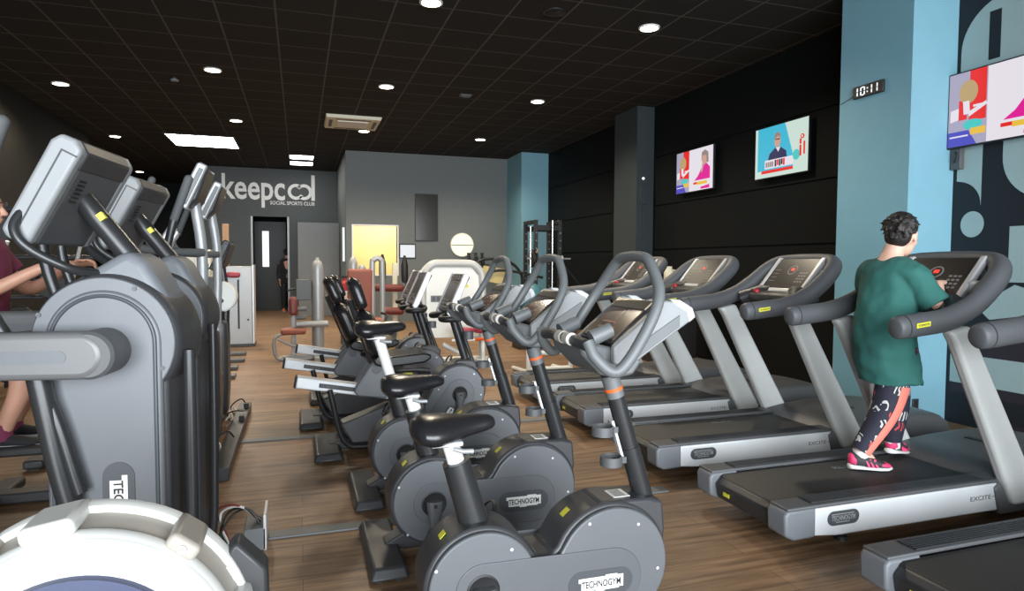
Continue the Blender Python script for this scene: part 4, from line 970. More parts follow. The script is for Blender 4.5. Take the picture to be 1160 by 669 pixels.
# ------------------------------------------------------------ rowing machine in the foreground
t = thing('rowing_machine', (-.388, 1.395, 0), 'rowing machine with big white flywheel housing in the bottom left corner', 'rowing machine')
zc = .640
MB().lathe([(.262, -.055), (.268, -.045), (.268, -.03), (.250, -.03)], (0, 0, zc), 'y', 72, closed=True).build('front_rim', 'rower_white', t, ang=60)
MB().lathe([(.262, -.05), (.258, -.068), (.235, -.084), (.215, -.094), (.208, -.085), (.0, -.085)], (0, 0, zc), 'y', 72).build('front_cover', 'rower_white', t, ang=60)
MB().lathe([(.205, -.0855), (.203, -.100), (.10, -.106), (.0, -.108)], (0, 0, zc), 'y', 64).build('blue_disc', 'navy_disc', t, ang=60)
MB().lathe([(.288, .035), (.292, .045), (.292, .062), (.272, .062), (.272, .035)], (0, 0, zc), 'y', 72, closed=True).build('rear_rim', 'rower_white', t, ang=60)
MB().lathe([(.262, -.03), (.275, .04), (.262, .04), (.25, -.03)], (0, 0, zc), 'y', 72, closed=True).build('cage', 'cage', t, ang=60)
MB().lathe([(.285, .06), (.27, .09), (.0, .10)], (0, 0, zc), 'y', 64).build('rear_cover', 'whiteplastic', t, ang=60)
for an in (52, 100, 128, 170, 10, 215, 300):
    ca, sa = cos(radians(an)), sin(radians(an)); w = .032 if an in (52, 128) else .045
    er, et = Vector((ca, 0, sa)), Vector((-sa, 0, ca)); c0 = Vector((0, 0, zc))
    lug = MB().obox(c0 + er * .279 + Vector((0, .005, 0)), et, (0, 1, 0), er, w, .062, .017).build('clip', 'rower_white' if an in (100, 10, 215) else 'cage', t, bevel=0.012, seg=3)
    if an == 52: MB().lathe([(.008, -.062), (.008, -.055)], c0 + er * .278, 'y', 14).build('clip_screw', 'white', lug)
# front leg with black end plate
MB().prism([(.237, .80), (.257, .82), (.316, .755), (.319, .60), (.28, .48), (.24, .60)], .04, .11).build('end_plate', 'dark', t, bevel=0.008)
MB().tube([(.239, .036, .775), (.305, .036, .67)], .006, 8).build('plate_edge', 'white', t)
MB().tube([(.22, .07, .56), (.36, .06, .05)], .03, 14).build('front_leg', 'grey', t)
MB().box(.30, .40, -.26, .36, .012, .06).build('front_foot', 'dark', t, bevel=0.012)
MB().box(.32, .36, -.24, -.20, 0, .014).box(.32, .36, .30, .34, 0, .014).build('rubber_pad', 'rubber', t)
MB().tube([(-.10, .02, zc - .2), (-.4, .02, .40), (-1.9, .02, .36)], .035, 12).build('monorail', 'grey', t)
MB().tube([(-1.85, .02, .36), (-1.85, .02, .03)], .03, 12).box(-1.9, -1.8, -.25, .29, 0, .05).build('rear_leg', 'dark', t)
sd = MB().prism([(-1.25, .45), (-.95, .45), (-.92, .48), (-1.0, .50), (-1.22, .50)], -.12, .16).box(-1.2, -1.0, -.03, .07, .36, .45).build('seat', 'rubber', t, bevel=0.012)
for y in (-.11, .15): MB().prism([(-.62, .28), (-.56, .26), (-.40, .52), (-.44, .54)], y - .055, y + .055).build('footrest', 'dark', t, bevel=0.008)

# ------------------------------------------------------------ floor trunking and cables
t = thing('cable_trunking', (-.50, 5.5, 0), 'long dark grey cable duct along the aisle floor on the left', 'cable duct')
MB().box(-.045, .055, -1.02, 1.05, 0, .085).build('duct', 'dark', t, bevel=0.004)
for yy, s in ((-.45, 1), (.45, -1), (.75, 1)):
    MB().tube(cr_path([(-.05, yy, .01), (-.10, yy + .05, .10), (-.02, yy + .10 * s, .16), (.02, yy + .16, .10)]), .006, 8).build('power_cable', 'black', t)
    MB().tube(cr_path([(-.10, yy - .05, .02), (-.05, yy - .06, .07), (-.07, yy + .02, .10), (-.11, yy, .06)]), .006, 8).build('white_cable', 'cable_white', t)
for yy in (.3, .8): MB().box(.01, .05, yy - .03, yy + .03, .085, .13).build('socket_block', 'black', t, bevel=0.004)
t = thing('floor_socket_box', (-.22, 3.43, 0), 'silver floor socket box with tangled cables behind the rowing machine', 'socket box')
MB().box(-.05, .05, -.10, .10, 0, .11).build('housing', 'grip', t, bevel=0.004)
MB().box(.04, .052, -.10, .12, 0, .17).build('back_plate', 'lightsilver', t)
for k, (m, a) in enumerate((('black', 0), ('black', 1.2), ('cable_white', 2.2), ('maroon', 3.0))):
    MB().tube(cr_path([(.02, -.03 + .02 * k, .11), (-.03 - .02 * k, -.02, .18 + .01 * k), (-.10 - .03 * k, .02 * k, .16), (-.16, .04 * k - .05, .08), (-.13, -.08 + .02 * k, .02), (-.20 - .02 * k, -.02, .01)]), .006, 8).build('cable', m, t)
tag(MB().prism([(3.445, 0), (3.45, .010), (3.535, .010), (3.54, 0)], -.165, 2.15, 'x').build('cable_cover', 'grip', bevel=0.002), 'nearer grey cable cover strip crossing the floor from the socket box to the bikes', 'cable cover')
tag(MB().prism([(5.38, 0), (5.385, .010), (5.475, .010), (5.48, 0)], -.47, 2.15, 'x').build('cable_cover', 'grip', bevel=0.002), 'farther grey cable cover strip crossing the aisle from the dark duct', 'cable cover')

# ------------------------------------------------------------ strength machines at the back
def pad(parent, name, c, ax, az, hx, hy, hz, m):
    ax, az = Vector(ax).normalized(), Vector(az).normalized()
    return MB().obox(c, ax, ax.cross(az), az, hx, hy, hz).build(name, m, parent, bevel=min(hx, hy, hz) * .7, seg=3)
# weight cabinet on the left
t = thing('weight_machine', (-.95, 11.9, 0), 'tall silver weight cabinet with a dark slot standing at the left of the aisle', 'strength machine')
MB().box(-.26, .20, -.25, .20, .04, 1.34).build('cabinet', 'silver', t, bevel=0.012)
MB().box(.20, .225, -.26, .21, .04, 1.36).build('edge_strip', 'lightsilver', t, bevel=0.004)
MB().box(-.03, .0, -.256, -.245, .30, 1.12).build('pin_slot', 'black', t)
MB().box(-.26, .23, -.28, .25, 0, .05).build('base', 'dark', t, bevel=0.006)
MB().lathe([(.016, -.258), (.016, -.25)], (.13, 0, .45), 'y', 14).build('lock', 'black', t)
pad(t, 'red_pad', (-.08, -.33, 1.20), (1, 0, 0), (0, 0, 1), .10, .05, .045, 'crimson')
MB().box(-.12, -.04, -.30, -.24, 1.17, 1.21).build('pad_bracket', 'silver', t)
MB().box(-.27, -.17, .0, .05, 1.34, 2.05).build('wooden_board', 'wood', t, bevel=0.004)
# white cupboards and boxes behind the steppers
t = thing('cupboard', (-1.72, 12.6, 0), 'low white cupboard behind the silver stepper posts', 'cupboard')
MB().box(-.25, .25, -.2, .2, 0, 1.62).build('carcass', 'whiteplastic', t, bevel=0.006)
MB().box(-.24, .0, -.215, -.2, .05, 1.58).build('door', 'whiteplastic', t, bevel=0.004)
MB().box(.01, .24, -.215, -.2, .05, 1.58).build('door', 'whiteplastic', t, bevel=0.004)
t = thing('potted_plant', (-1.38, 11.2, 1.18), 'small green potted plant on a dark stand behind the stepper posts', 'plant')
MB().lathe([(0, 0), (.05, 0), (.065, .10), (.055, .10)], (0, 0, 0), 'z', 18).build('pot', 'cream', t)
mb = MB()
for k in range(26):
    a, e = random.uniform(0, 6.28), random.uniform(.2, 1.3); d = Vector((cos(a) * cos(e), sin(a) * cos(e), sin(e))); s = Vector((-sin(a), cos(a), 0)); p = Vector((0, 0, .10)); L = random.uniform(.08, .16)
    mb.add([p, p + d * L * .5 + s * .018, p + d * L + Vector((0, 0, -.01)), p + d * L * .5 - s * .018, p + d * L * .5 + Vector((0, 0, .004))], [(0, 1, 4), (1, 2, 4), (2, 3, 4), (3, 0, 4)])
mb.build('leaves', 'plant', t)
tag(MB().box(-1.55, -1.22, 11.0, 11.4, 0, 1.18).build('plant_stand', 'dark', bevel=0.006), 'dark square stand under the small potted plant', 'stand')
for x, y, z0, z1, l in ((-2.95, 6.0, 0, 1.02, 'large brown cardboard box left behind the training person'), (-2.55, 6.1, 0, .8, 'lower brown cardboard box right beside the large one'), (-3.35, 7.6, 0, 1.30, 'tall brown cardboard box by the left wall')):
    b = thing('cardboard_box', (x, y, z0), l, 'box', 'cardboard boxes by the left wall')
    MB().box(-.18, .18, -.16, .16, 0, z1).build('carton', 'cardboard', b, bevel=0.004); MB().box(-.03, .03, -.1605, .1605, z1 - .12, z1 + .001).build('tape', 'cream', b)
# dark functional rig with silver uprights at the far left
t = thing('training_rig', (-3.1, 8.6, 0), 'dark training rig with silver uprights and bars against the left wall', 'training rig')
for x in (-.55, 0, .55, 1.1):
    MB().box(x - .035, x + .035, -.035, .035, 0, 2.05).build('upright', 'silver' if x in (-.55, .55) else 'dark', t, bevel=0.004)
for z in (.5, 1.0, 1.45, 1.98):
    MB().tube([(-.6, 0, z), (1.15, 0, z)], .028, 12).build('cross_bar', 'dark', t)
for k in range(5):
    MB().tube([(-.5 + .38 * k, -.12, 1.02), (-.2 + .34 * k, -.3, 1.62)], .02, 10).build('slanted_bar', 'post' if k % 2 else 'dark', t)
for k in range(6):
    MB().lathe([(.15, -.02), (.16, -.01), (.16, .01), (.15, .02), (.02, .02), (.02, -.02)], (-.45 + .3 * k, -.08, .75 + .4 * (k % 2)), 'y', 28, closed=True).build('weight_plate', 'black', t)

# machine with silver twin tower and orange seat, left end of the circuit
def tower_machine(loc, label):
    t = thing('weight_machine', loc, label, 'strength machine')
    MB().lathe([(.085, 0), (.085, 1.30), (.078, 1.37), (.055, 1.42), (.03, 1.44), (.025, 1.48), (0, 1.48)], (0, 0, 0), 'z', 28).build('tower', 'silver', t, ang=45)
    MB().box(-.30, -.09, -.10, .08, .86, 1.16).build('monitor', 'midgrey', t, bevel=0.01)
    MB().tube([(-.42, -.02, 1.0), (-.30, -.02, 1.03)], .014, 10).build('lever', 'black', t)
    MB().tube([(.38, -.02, 1.0), (.10, -.02, .90)], .014, 10).build('lever', 'black', t)
    pad(t, 'seat_pad', (-.34, -.05, .42), (1, 0, 0), (0, 0, 1), .17, .16, .04, 'brick'); MB().box(-.37, -.31, .02, .08, .05, .86).build('pad_post', 'silver', t, bevel=0.006); pad(t, 'back_pad', (-.34, -.02, .78), (1, 0, 0), (0, 0, 1), .06, .15, .13, 'maroon')
    MB().tube([(-.30, -.12, .52), (.14, -.12, .52)], .045, 16).build('cross_arm', 'silver', t)
    MB().tube(cr_path([(-.30, -.14, .40), (-.52, -.14, .38), (-.60, -.14, .30), (-.58, -.14, .08), (-.46, -.14, .02), (-.1, -.14, .025)]), .024, 12).build('foot_frame', 'silver', t)
    MB().tube([(-.55, -.14, .32), (-.36, -.16, .22), (-.2, -.14, .2)], .02, 10).build('foot_bar', 'silver', t)
    MB().box(-.5, .35, -.06, .06, 0, .06).box(-.06, .06, -.35, .35, 0, .06).build('base', 'silver', t, bevel=0.008)
    for z in (.62, .74): MB().tube([(-.30, -.1, z), (-.16, -.1, z)], .035, 14).build('roller', 'grip', t)
    return t
tower_machine((.25, 9.9, 0), 'weight machine with a single thick silver column left of the red backrest')
# chest press with the red backrest
t = thing('weight_machine', (.98, 10.6, 0), 'weight machine with tall red backrest and silver rounded posts', 'strength machine')
pad(t, 'backrest', (-.08, -.15, .93), (1, 0, 0), (0, -.12, 1), .19, .05, .38, 'brick'); pad(t, 'seat', (-.04, -.40, .50), (1, 0, 0), (0, 0, 1), .28, .25, .05, 'brick')
for x, h in ((-.16, 1.50), (-.02, 1.38)):
    MB().lathe([(.07, 0), (.07, h - .14), (.06, h - .06), (.03, h - .01), (0, h)], (x, .12, 0), 'z', 24).build('post', 'silver', t)
MB().tube(cr_path([(.14, .10, .0), (.14, .10, 1.30), (.16, .10, 1.44), (.22, .10, 1.48), (.28, .10, 1.44), (.30, .10, 1.30), (.30, .10, .0)]), .045, 14).build('hoop', 'silver', t)
MB().box(-.4, .32, -.06, .06, 0, .06).box(-.06, .06, -.6, .3, 0, .06).build('base', 'silver', t, bevel=0.008)
MB().box(-.05, .05, -.35, -.25, .05, .46).build('seat_post', 'silver', t)
MB().tube(cr_path([(-.4, -.3, .9), (-.36, -.5, .86), (-.3, -.55, .8)]), .02, 10).build('press_handle', 'black', t)
MB().tube(cr_path([(.24, -.3, .62), (.29, -.5, .6), (.25, -.55, .5)]), .02, 10).build('press_handle', 'black', t)
MB().lathe([(.06, -.05), (.06, .05)], (-.36, -.2, .72), 'x', 20).build('weight_disc', 'black', t)
t = thing('fire_extinguisher', (.74, 11.6, 0), 'red fire extinguisher between the silver column and the red backrest', 'fire extinguisher')
MB().lathe([(0, .72), (.055, .73), (.062, .76), (.062, 1.02), (.045, 1.08), (.025, 1.10), (.025, 1.14), (0, 1.14)], (0, 0, 0), 'z', 24).build('cylinder', 'red', t)
MB().box(-.05, .07, -.015, .015, 1.14, 1.18).build('handle', 'black', t, bevel=0.004); MB().box(-.07, .07, -.07, .07, 0, .725).build('stand', 'midgrey', t, bevel=0.01)
MB().lathe([(.0635, .80), (.0635, .92)], (0, 0, 0), 'z', 24).build('paper_band', 'white', t)
# machine with dark red rollers
t = thing('weight_machine', (1.52, 11.4, 0), 'weight machine with dark red rollers and two black upright handles', 'strength machine')
MB().box(.02, .10, -.04, .04, 0, 1.40).build('mast', 'cream', t, bevel=0.008)
for x, hz in ((-.16, 1.56), (.22, 1.54)):
    MB().lathe([(.0, -.24), (.05, -.22), (.062, -.1), (.06, .08), (.035, .18), (.02, .24), (0, .25)], (x, -.06, hz - .25), 'z', 18).build('hand_paddle', 'black', t)
    MB().tube(cr_path([(x, -.06, hz - .46), (x + .03, -.06, hz - .54), (.06, -.02, hz - .60)]), .02, 10).build('paddle_arm', 'midgrey', t)
MB().capsule((-.26, -.1, .98), (.14, -.1, .97), .065, .065).build('roller', 'maroon', t); MB().capsule((-.12, -.1, .58), (.14, -.1, .57), .065, .065).build('roller', 'maroon', t)
pad(t, 'seat', (-.05, -.2, .30), (1, 0, 0), (0, 0, 1), .22, .16, .045, 'brick')
MB().box(-.24, .3, -.05, .05, 0, .06).box(-.05, .05, -.4, .3, 0, .06).box(-.05, .05, -.22, -.12, .05, .27).build('base', 'midgrey', t, bevel=0.008)
# white shrouded machine with red stools
t = thing('weight_machine', (2.06, 9.0, 0), 'white framed weight machine with round red seats below the round mirror', 'strength machine')
W = .43
MB().tube([(-W, 0, .05)] + cr_path([(-W, 0, 1.10), (-W + .02, 0, 1.27), (-W + .14, 0, 1.385), (-W + .3, 0, 1.40), (W - .3, 0, 1.40), (W - .14, 0, 1.385), (W - .02, 0, 1.27), (W, 0, 1.10)]) + [(W, 0, .05)], .055, 14, sq=1.4).build('frame', 'post', t)
MB().prism([(-W + .03, .35), (W - .03, .35), (W - .03, 1.2), (W - .16, 1.35), (-W + .16, 1.35), (-W + .03, 1.2)], -.02, .03).build('shroud', 'whiteplastic', t, bevel=0.01)
pn = MB().box(-.32, .10, -.03, -.018, .86, .95).build('info_panel', 'grip', t)
mb = MB()
for k in range(6): mb.box(-.30 + .065 * k, -.26 + .065 * k, -.032, -.03, .875, .935)
mb.build('pictogram', 'dark', pn)
MB().box(.10, .22, -.024, -.018, 1.06, 1.10).build('yellow_mark', 'yellow', t)
for x, y in ((.05, -.42), (.36, -.30)):
    s = MB().lathe([(0, .445), (.12, .445), (.145, .47), (.145, .50), (.12, .525), (0, .53)], (x, y, 0), 'z', 28).build('seat', 'crimson', t)
    MB().tube([(x, y, .03), (x, y, .45)], .03, 12).build('seat_post', 'white', t)
    MB().tube([(x - .16, y, .36), (x + .16, y, .36)], .018, 10).build('foot_bar', 'white', t)
MB().tube([(-.22, -.35, .30), (.12, -.42, .12)], .035, 12).build('lever_arm', 'post', t)
MB().tube([(.2, -.40, .36), (.34, -.52, .38)], .02, 10).build('lever_tip', 'orange', t)
MB().box(-.5, .5, -.06, .06, 0, .07).box(-.06, .06, -.6, .1, 0, .05).box(.3, .42, -.5, .1, 0, .05).build('base', 'white', t, bevel=0.008)
# white tube frame beyond the first treadmill end
t = thing('weight_bench', (2.95, 7.5, 0), 'white tubular weight bench with light pad behind the second bike handlebar', 'bench')
MB().tube(cr_path([(-.28, 0, .03), (-.28, 0, .55), (-.24, 0, .66), (-.12, 0, .69)]), .03, 12).build('frame_tube', 'whiteplastic', t)
MB().tube(cr_path([(.28, 0, .03), (.28, 0, .55), (.24, 0, .66), (.12, 0, .69)]), .03, 12).build('frame_tube', 'whiteplastic', t)
for z in (.10, .30): MB().tube([(-.28, 0, z), (.28, 0, z)], .028, 12).build('cross_tube', 'whiteplastic', t)
MB().tube([(-.28, .6, .03), (-.28, 0, .06)], .028, 12).tube([(.28, .6, .03), (.28, 0, .06)], .028, 12).build('floor_tube', 'whiteplastic', t)
pad(t, 'bench_pad', (.0, .1, .76), (1, 0, .25), (-.25, 0, 1), .34, .17, .06, 'beige')
# power rack by the far right wall
t = thing('power_rack', (4.25, 11.9, 0), 'black power rack with vertical silver guide rods near the far blue column', 'power rack')
for x, y in ((.12, 0), (.62, 0), (.12, .6), (.62, .6)):
    up = MB().box(x - .035, x + .035, y - .035, y + .035, 0, 2.25).build('upright', 'black', t, bevel=0.004)
    mb = MB()
    for k in range(12): mb.lathe([(.012, -.0375), (.012, -.036)], (x, y, .35 + .15 * k), 'y', 10)
    mb.build('hole_row', 'silver', up)
for y in (0, .6): MB().box(.12, .62, y - .03, y + .03, 2.05, 2.15).build('top_beam', 'black', t, bevel=0.004)
MB().box(.08, .16, 0, .6, 2.18, 2.25).box(.58, .66, 0, .6, 2.18, 2.25).build('side_beam', 'black', t, bevel=0.004)
for x, z in ((-.03, 2.12), (.42, 2.24)): MB().tube([(x, -.12, .05), (x, -.12, z)], .016, 12).build('guide_rod', 'chrome', t)
MB().tube([(-.10, -.12, 1.50), (.80, -.12, 1.50)], .018, 12).build('barbell', 'silver', t)
for x in (.48, .62): MB().lathe([(.055, -.02), (.065, 0), (.055, .02)], (x, -.12, 1.50), 'x', 20).build('bar_collar', 'silver', t)
for x, r in ((.0, .17), (.07, .13)): MB().lathe([(r - .02, -.03), (r, -.02), (r, .02), (r - .02, .03)], (x, -.12, 1.50), 'x', 32).build('weight_plate', 'black', t)
MB().tube([(.62, -.05, 1.45), (1.25, -.05, .75)], .022, 10).build('strut', 'black', t)
MB().tube([(.02, -.16, 1.48), (.10, -.18, 1.68)], .016, 10).build('wooden_handle', 'wood', t)
MB().box(-.1, .7, -.2, .7, 0, .06).build('base', 'black', t, bevel=0.006)
tag(MB().ell((3.66, 10.2, .84), (.24, .24, .24), 28, 16).build('exercise_ball', 'blue_ball'), 'teal exercise ball seen beyond the bike handlebars below the rack', 'exercise ball')
tag(MB().box(3.40, 3.84, 10.0, 10.4, 0, .60).build('ball_stand', 'black', bevel=0.01), 'black block carrying the teal exercise ball', 'stand')
t = thing('weight_machine', (3.95, 13.4, 0), 'dark curved frame machine with yellow panel right of the spray bottles', 'strength machine')
MB().tube(cr_path([(-.45, 0, .03), (-.47, 0, 1.0), (-.40, 0, 1.36), (-.15, 0, 1.50), (.35, 0, 1.44), (.62, 0, 1.20), (.66, 0, .9), (.66, 0, .03)]), .032, 12).build('hoop', 'black', t)
MB().tube(cr_path([(-.3, -.1, .9), (-.1, -.1, 1.2), (.3, -.1, 1.25), (1.1, -.1, 1.1)]), .03, 12).build('arm', 'dark', t)
MB().prism([(-.28, 1.05), (.2, .95), (.30, 1.28), (-.2, 1.36)], .02, .05).build('panel', 'ochre_wall', t, bevel=0.006)
MB().box(-.5, .72, -.25, .25, 0, .06).build('base', 'black', t, bevel=0.006)
tag(MB().lathe([(0, 0), (.06, .01), (.07, .05), (.07, .16), (.05, .20), (.05, .24), (.03, .24), (0, .23)], (5.05, 8.2, 1.13), 'z', 20).tube(cr_path([(5.11, 8.2, 1.32), (5.16, 8.2, 1.30), (5.16, 8.2, 1.22), (5.12, 8.2, 1.19)]), .012, 8).build('water_jug', 'cream'), 'small pale jug on the dark ledge behind the farthest treadmill rail', 'jug')
tag(MB().box(4.75, 5.4, 8.0, 8.45, 0, 1.13).build('ledge_cabinet', 'black', bevel=0.01), 'black cabinet carrying the pale jug beyond the treadmills', 'cabinet')
# flat grey foot plates of the machines along the left side of the aisle
for i, (y, w) in enumerate(((10.6, .42), (9.9, .36), (9.2, .34), (8.5, .30))):
    nth = ('farthest', 'second farthest', 'second nearest', 'nearest')[i]
    tag(MB().prism([(-1.12, y - .10), (-.78 + .03 * (i % 2), y - .10), (-.78 + .03 * (i % 2), y + .10), (-1.12, y + .10)], 0, .045, 'z').build('floor_plate', 'midgrey', bevel=0.008), f'{nth} flat grey floor plate in the row at the left of the aisle', 'floor plate', 'floor plates left of the aisle')

# ------------------------------------------------------------ people
def lerp3(a, b, t): return Vector(a).lerp(Vector(b), t)
def hand(mb, wrist, d, palm_n, side, L=.175, curl=.9):
    """palm, four fingers of different lengths and a thumb; d along the hand, palm_n out of the back, side towards the thumb"""
    w, d, nrm, sd = Vector(wrist), Vector(d).normalized(), Vector(palm_n).normalized(), Vector(side).normalized()
    pl = L * .50
    rings = []
    for f, hw, hh in ((0, .024, .018), (.25, .033, .017), (.6, .040, .015), (1.0, .041, .013)):
        c = w + d * (pl * f)
        rings.append([c + sd * (hw * cos(2 * pi * k / 14)) + nrm * (hh * sin(2 * pi * k / 14)) for k in range(14)])
    mb.loft(rings)
    for off, ln, r in ((.030, .46, .0090), (.010, .50, .0095), (-.011, .47, .0090), (-.030, .37, .0080)):
        p = w + d * (pl * .92) + sd * off; dirv = d.copy(); pts = [p]
        for seg, cu in ((.46, .35), (.30, .75), (.24, .6)):
            dirv = (dirv * cos(cu * curl) - nrm * sin(cu * curl)).normalized() if True else dirv
            nrm2 = nrm
            p = p + dirv * (L * ln * seg); pts.append(p)
        for a, b, k in zip(pts, pts[1:], (1.0, .93, .85)): mb.capsule(a, b, r * k, r * k * .95, 10)
    p = w + d * (pl * .30) + sd * .030; dt = (d * .75 + sd * .7 - nrm * .3).normalized()
    q = p + dt * (L * .20); q2 = q + (d * .9 + sd * .15 - nrm * .35).normalized() * (L * .19)
    mb.capsule(p - dt * .012, q, .0125, .011, 10); mb.capsule(q, q2, .011, .009, 10)
def head(parent, c, fwd, up, r=.105, m='skin_light', hair=True, long=0.0):
    c, f, u = Vector(c), Vector(fwd).normalized(), Vector(up).normalized(); s = f.cross(u).normalized(); u = s.cross(f).normalized()
    rot = Matrix((f, s, u)).transposed()
    P = lambda a, b, d: c + f * a + s * b + u * d
    mb = MB()
    mb.ell(P(-.008, 0, .02), (.098, .077, .098), 26, 18, rot=rot)
    mb.ell(P(.028, 0, -.045), (.066, .058, .072), 22, 14, rot=rot)
    mb.ell(P(.052, 0, -.095), (.028, .026, .022), 14, 10, rot=rot)                   # chin
    mb.capsule(P(.086, 0, .012), P(.108, 0, -.026), .010, .0145, 12)                  # nose
    for b in (-1, 1):
        mb.ell(P(.103, b * .011, -.030), (.009, .008, .007), 10, 8, rot=rot)          # nostril wings
        mb.ell(P(.062, b * .040, -.030), (.026, .020, .024), 12, 8, rot=rot)          # cheeks
        mb.capsule(P(.085, b * .014, .030), P(.072, b * .052, .030), .009, .007, 10)  # brow ridge
        mb.ell(P(-.012, b * .079, -.010), (.019, .007, .031), 14, 10, rot=rot)        # ear
        mb.ell(P(-.016, b * .083, .004), (.016, .006, .018), 12, 8, rot=rot)
    mb.ell(P(.086, 0, -.061), (.013, .023, .0065), 14, 8, rot=rot); mb.ell(P(.083, 0, -.073), (.013, .020, .0065), 14, 8, rot=rot)   # lips
    h = mb.build('head', m, parent, remesh=.0055, smooth_it=3)
    for b in (-1, 1):
        e = MB().ell(P(.079, b * .031, .012), (.010, .013, .0085), 14, 10, rot=rot).build('eye', 'white', h)
        MB().ell(P(.0865, b * .031, .012), (.004, .006, .006), 12, 8, rot=rot).build('iris', 'hair', e)
        MB().capsule(P(.093, b * .016, .036), P(.078, b * .050, .036), .004, .003, 8).build('eyebrow', 'hair', h)
    MB().ell(P(.094, 0, -.067), (.006, .019, .0016), 12, 6, rot=rot).build('mouth_line', 'maroon', h)
    if hair:
        mb = MB(); rnd = random.Random(5)
        mb.ell(P(-.022, 0, .046), (.096, .086, .088), 26, 16, rot=rot)
        mb.ell(P(-.050, 0, -.005), (.056, .072, .070), 20, 14, rot=rot)
        for k in range(230):
            a = rnd.uniform(0, 2 * pi); e = rnd.uniform(-.95, 1.5); d = Vector((cos(a) * cos(e), sin(a) * cos(e), sin(e)))
            if d.x > .25 and d.z < .55 or d.x > -.25 and d.z < -.35: continue
            p = Vector((-.024 + .094 * d.x, .083 * d.y, .044 + .087 * d.z))
            q = p + Vector((d.x * .016 + rnd.uniform(-.014, .014), d.y * .014 + rnd.uniform(-.014, .014), d.z * .014 - .012))
            mb.capsule(P(*p), P(*q), .0085, .004, 7)
        mb.build('hair', 'hair', parent, remesh=.006, smooth_it=1)
    return h
def limb(mb, pts, R, n=16): mb.tube(cr_path(pts, 5), [R[0] + 0] * 0 or _rad(R, len(pts), 5), n)
def _rad(R, k, s):
    out = []
    for i in range(k - 1):
        for j in range(s): out.append(R[i] + (R[i + 1] - R[i]) * j / s)
    return out + [R[-1]]
def shoe(parent, heel, toe, up, name='shoe', main='shoe_dark', stripes=True):
    h, t_, u = Vector(heel), Vector(toe), Vector(up).normalized(); f = (t_ - h).normalized(); s = f.cross(u).normalized(); u = s.cross(f); L = (t_ - h).length
    def ring(a, w, z0, z1, n=16):
        c = h + f * (a * L); out = []
        for k in range(n):
            an = 2 * pi * k / n; zz = (z0 + z1) / 2 + (z1 - z0) / 2 * sin(an)
            out.append(c + s * (w * (abs(cos(an)) ** .7) * math.copysign(1, cos(an))) + u * zz)
        return out
    up_ = MB().loft([ring(.02, .022, .02, .075), ring(.08, .033, .016, .095), ring(.25, .037, .016, .092), ring(.45, .040, .016, .078), ring(.68, .045, .016, .060), ring(.88, .038, .016, .046), ring(.98, .020, .018, .034)]).build(name, main, parent, ang=80)
    MB().loft([ring(-.03, .018, .0, .028), ring(.03, .034, -.002, .03), ring(.3, .040, 0, .024), ring(.68, .049, 0, .022), ring(.9, .041, .002, .022), ring(1.02, .018, .008, .024)]).build('sole', 'sole', up_, ang=80)
    if stripes:
        MB().loft([ring(-.015, .020, .03, .085), ring(.05, .0345, .026, .09), ring(.12, .037, .022, .075)]).build('heel_panel', 'pink', up_, ang=80)
        for k, a in enumerate((.42, .52, .62)):
            for sg in (-1, 1):
                c0 = h + f * (a * L) + u * .022 + s * (sg * .0445); c1 = h + f * ((a - .06) * L) + u * .066 + s * (sg * .030)
                MB().tube([c0, c1], .008, 8, sq=.45).build('stripe', 'pink', up_)
        MB().loft([ring(.72, .0455, .022, .052), ring(.88, .0395, .018, .047), ring(.985, .021, .019, .035)]).build('toe_cap', 'pink', up_, ang=80)
    return up_

# ---- woman on the treadmill
root = thing('person', (3.33, 2.90, .222), 'person with short dark hair in loose green t-shirt walking on a treadmill', 'person')
O = Vector((3.33, 2.90, .222))
g = lambda p: Vector(p) - O
# joints in world coordinates
hip_r, hip_l = g((3.24, 2.83, .93)), g((3.28, 2.97, .93))
knee_r, ank_r = g((3.20, 2.85, .60)), g((3.07, 2.90, .33))
knee_l, ank_l = g((3.41, 2.98, .61)), g((3.43, 3.01, .335))
sh_r, sh_l = g((3.25, 2.755, 1.36)), g((3.25, 3.05, 1.36))
el_r, wr_r = g((3.33, 2.67, 1.19)), g((3.445, 2.755, 1.30))
el_l, wr_l = g((3.35, 3.11, 1.17)), g((3.45, 3.02, 1.30))
neck, hd = g((3.26, 2.90, 1.46)), g((3.315, 2.89, 1.57))
mb = MB()
mb.tube(cr_path([g((3.25, 2.89, .90)), g((3.23, 2.90, 1.05)), g((3.23, 2.90, 1.25)), g((3.245, 2.90, 1.37)), neck, g((3.29, 2.895, 1.52))], 5), _rad([.12, .115, .12, .10, .058, .054], 6, 5), 20)
limb(mb, [sh_r, el_r, wr_r], [.045, .038, .026]); limb(mb, [sh_l, el_l, wr_l], [.045, .038, .026])
limb(mb, [hip_r, knee_r, ank_r], [.08, .055, .038]); limb(mb, [hip_l, knee_l, ank_l], [.08, .055, .038])
hand(mb, wr_r, (.85, .42, .05), (0, -.1, 1), (-.42, .9, 0), curl=1.0); hand(mb, wr_l, (.9, -.35, .05), (0, 0, 1), (-.3, -.9, 0), curl=1.0)
mb.capsule(ank_r, ank_r + Vector((.05, -.02, -.05)), .036, .03); mb.capsule(ank_l, ank_l + Vector((.03, .0, -.04)), .036, .03)
mb.build('body', 'skin_light', root, remesh=.008, smooth_it=3)
head(root, hd, (.93, .34, -.10), (0, 0, 1))
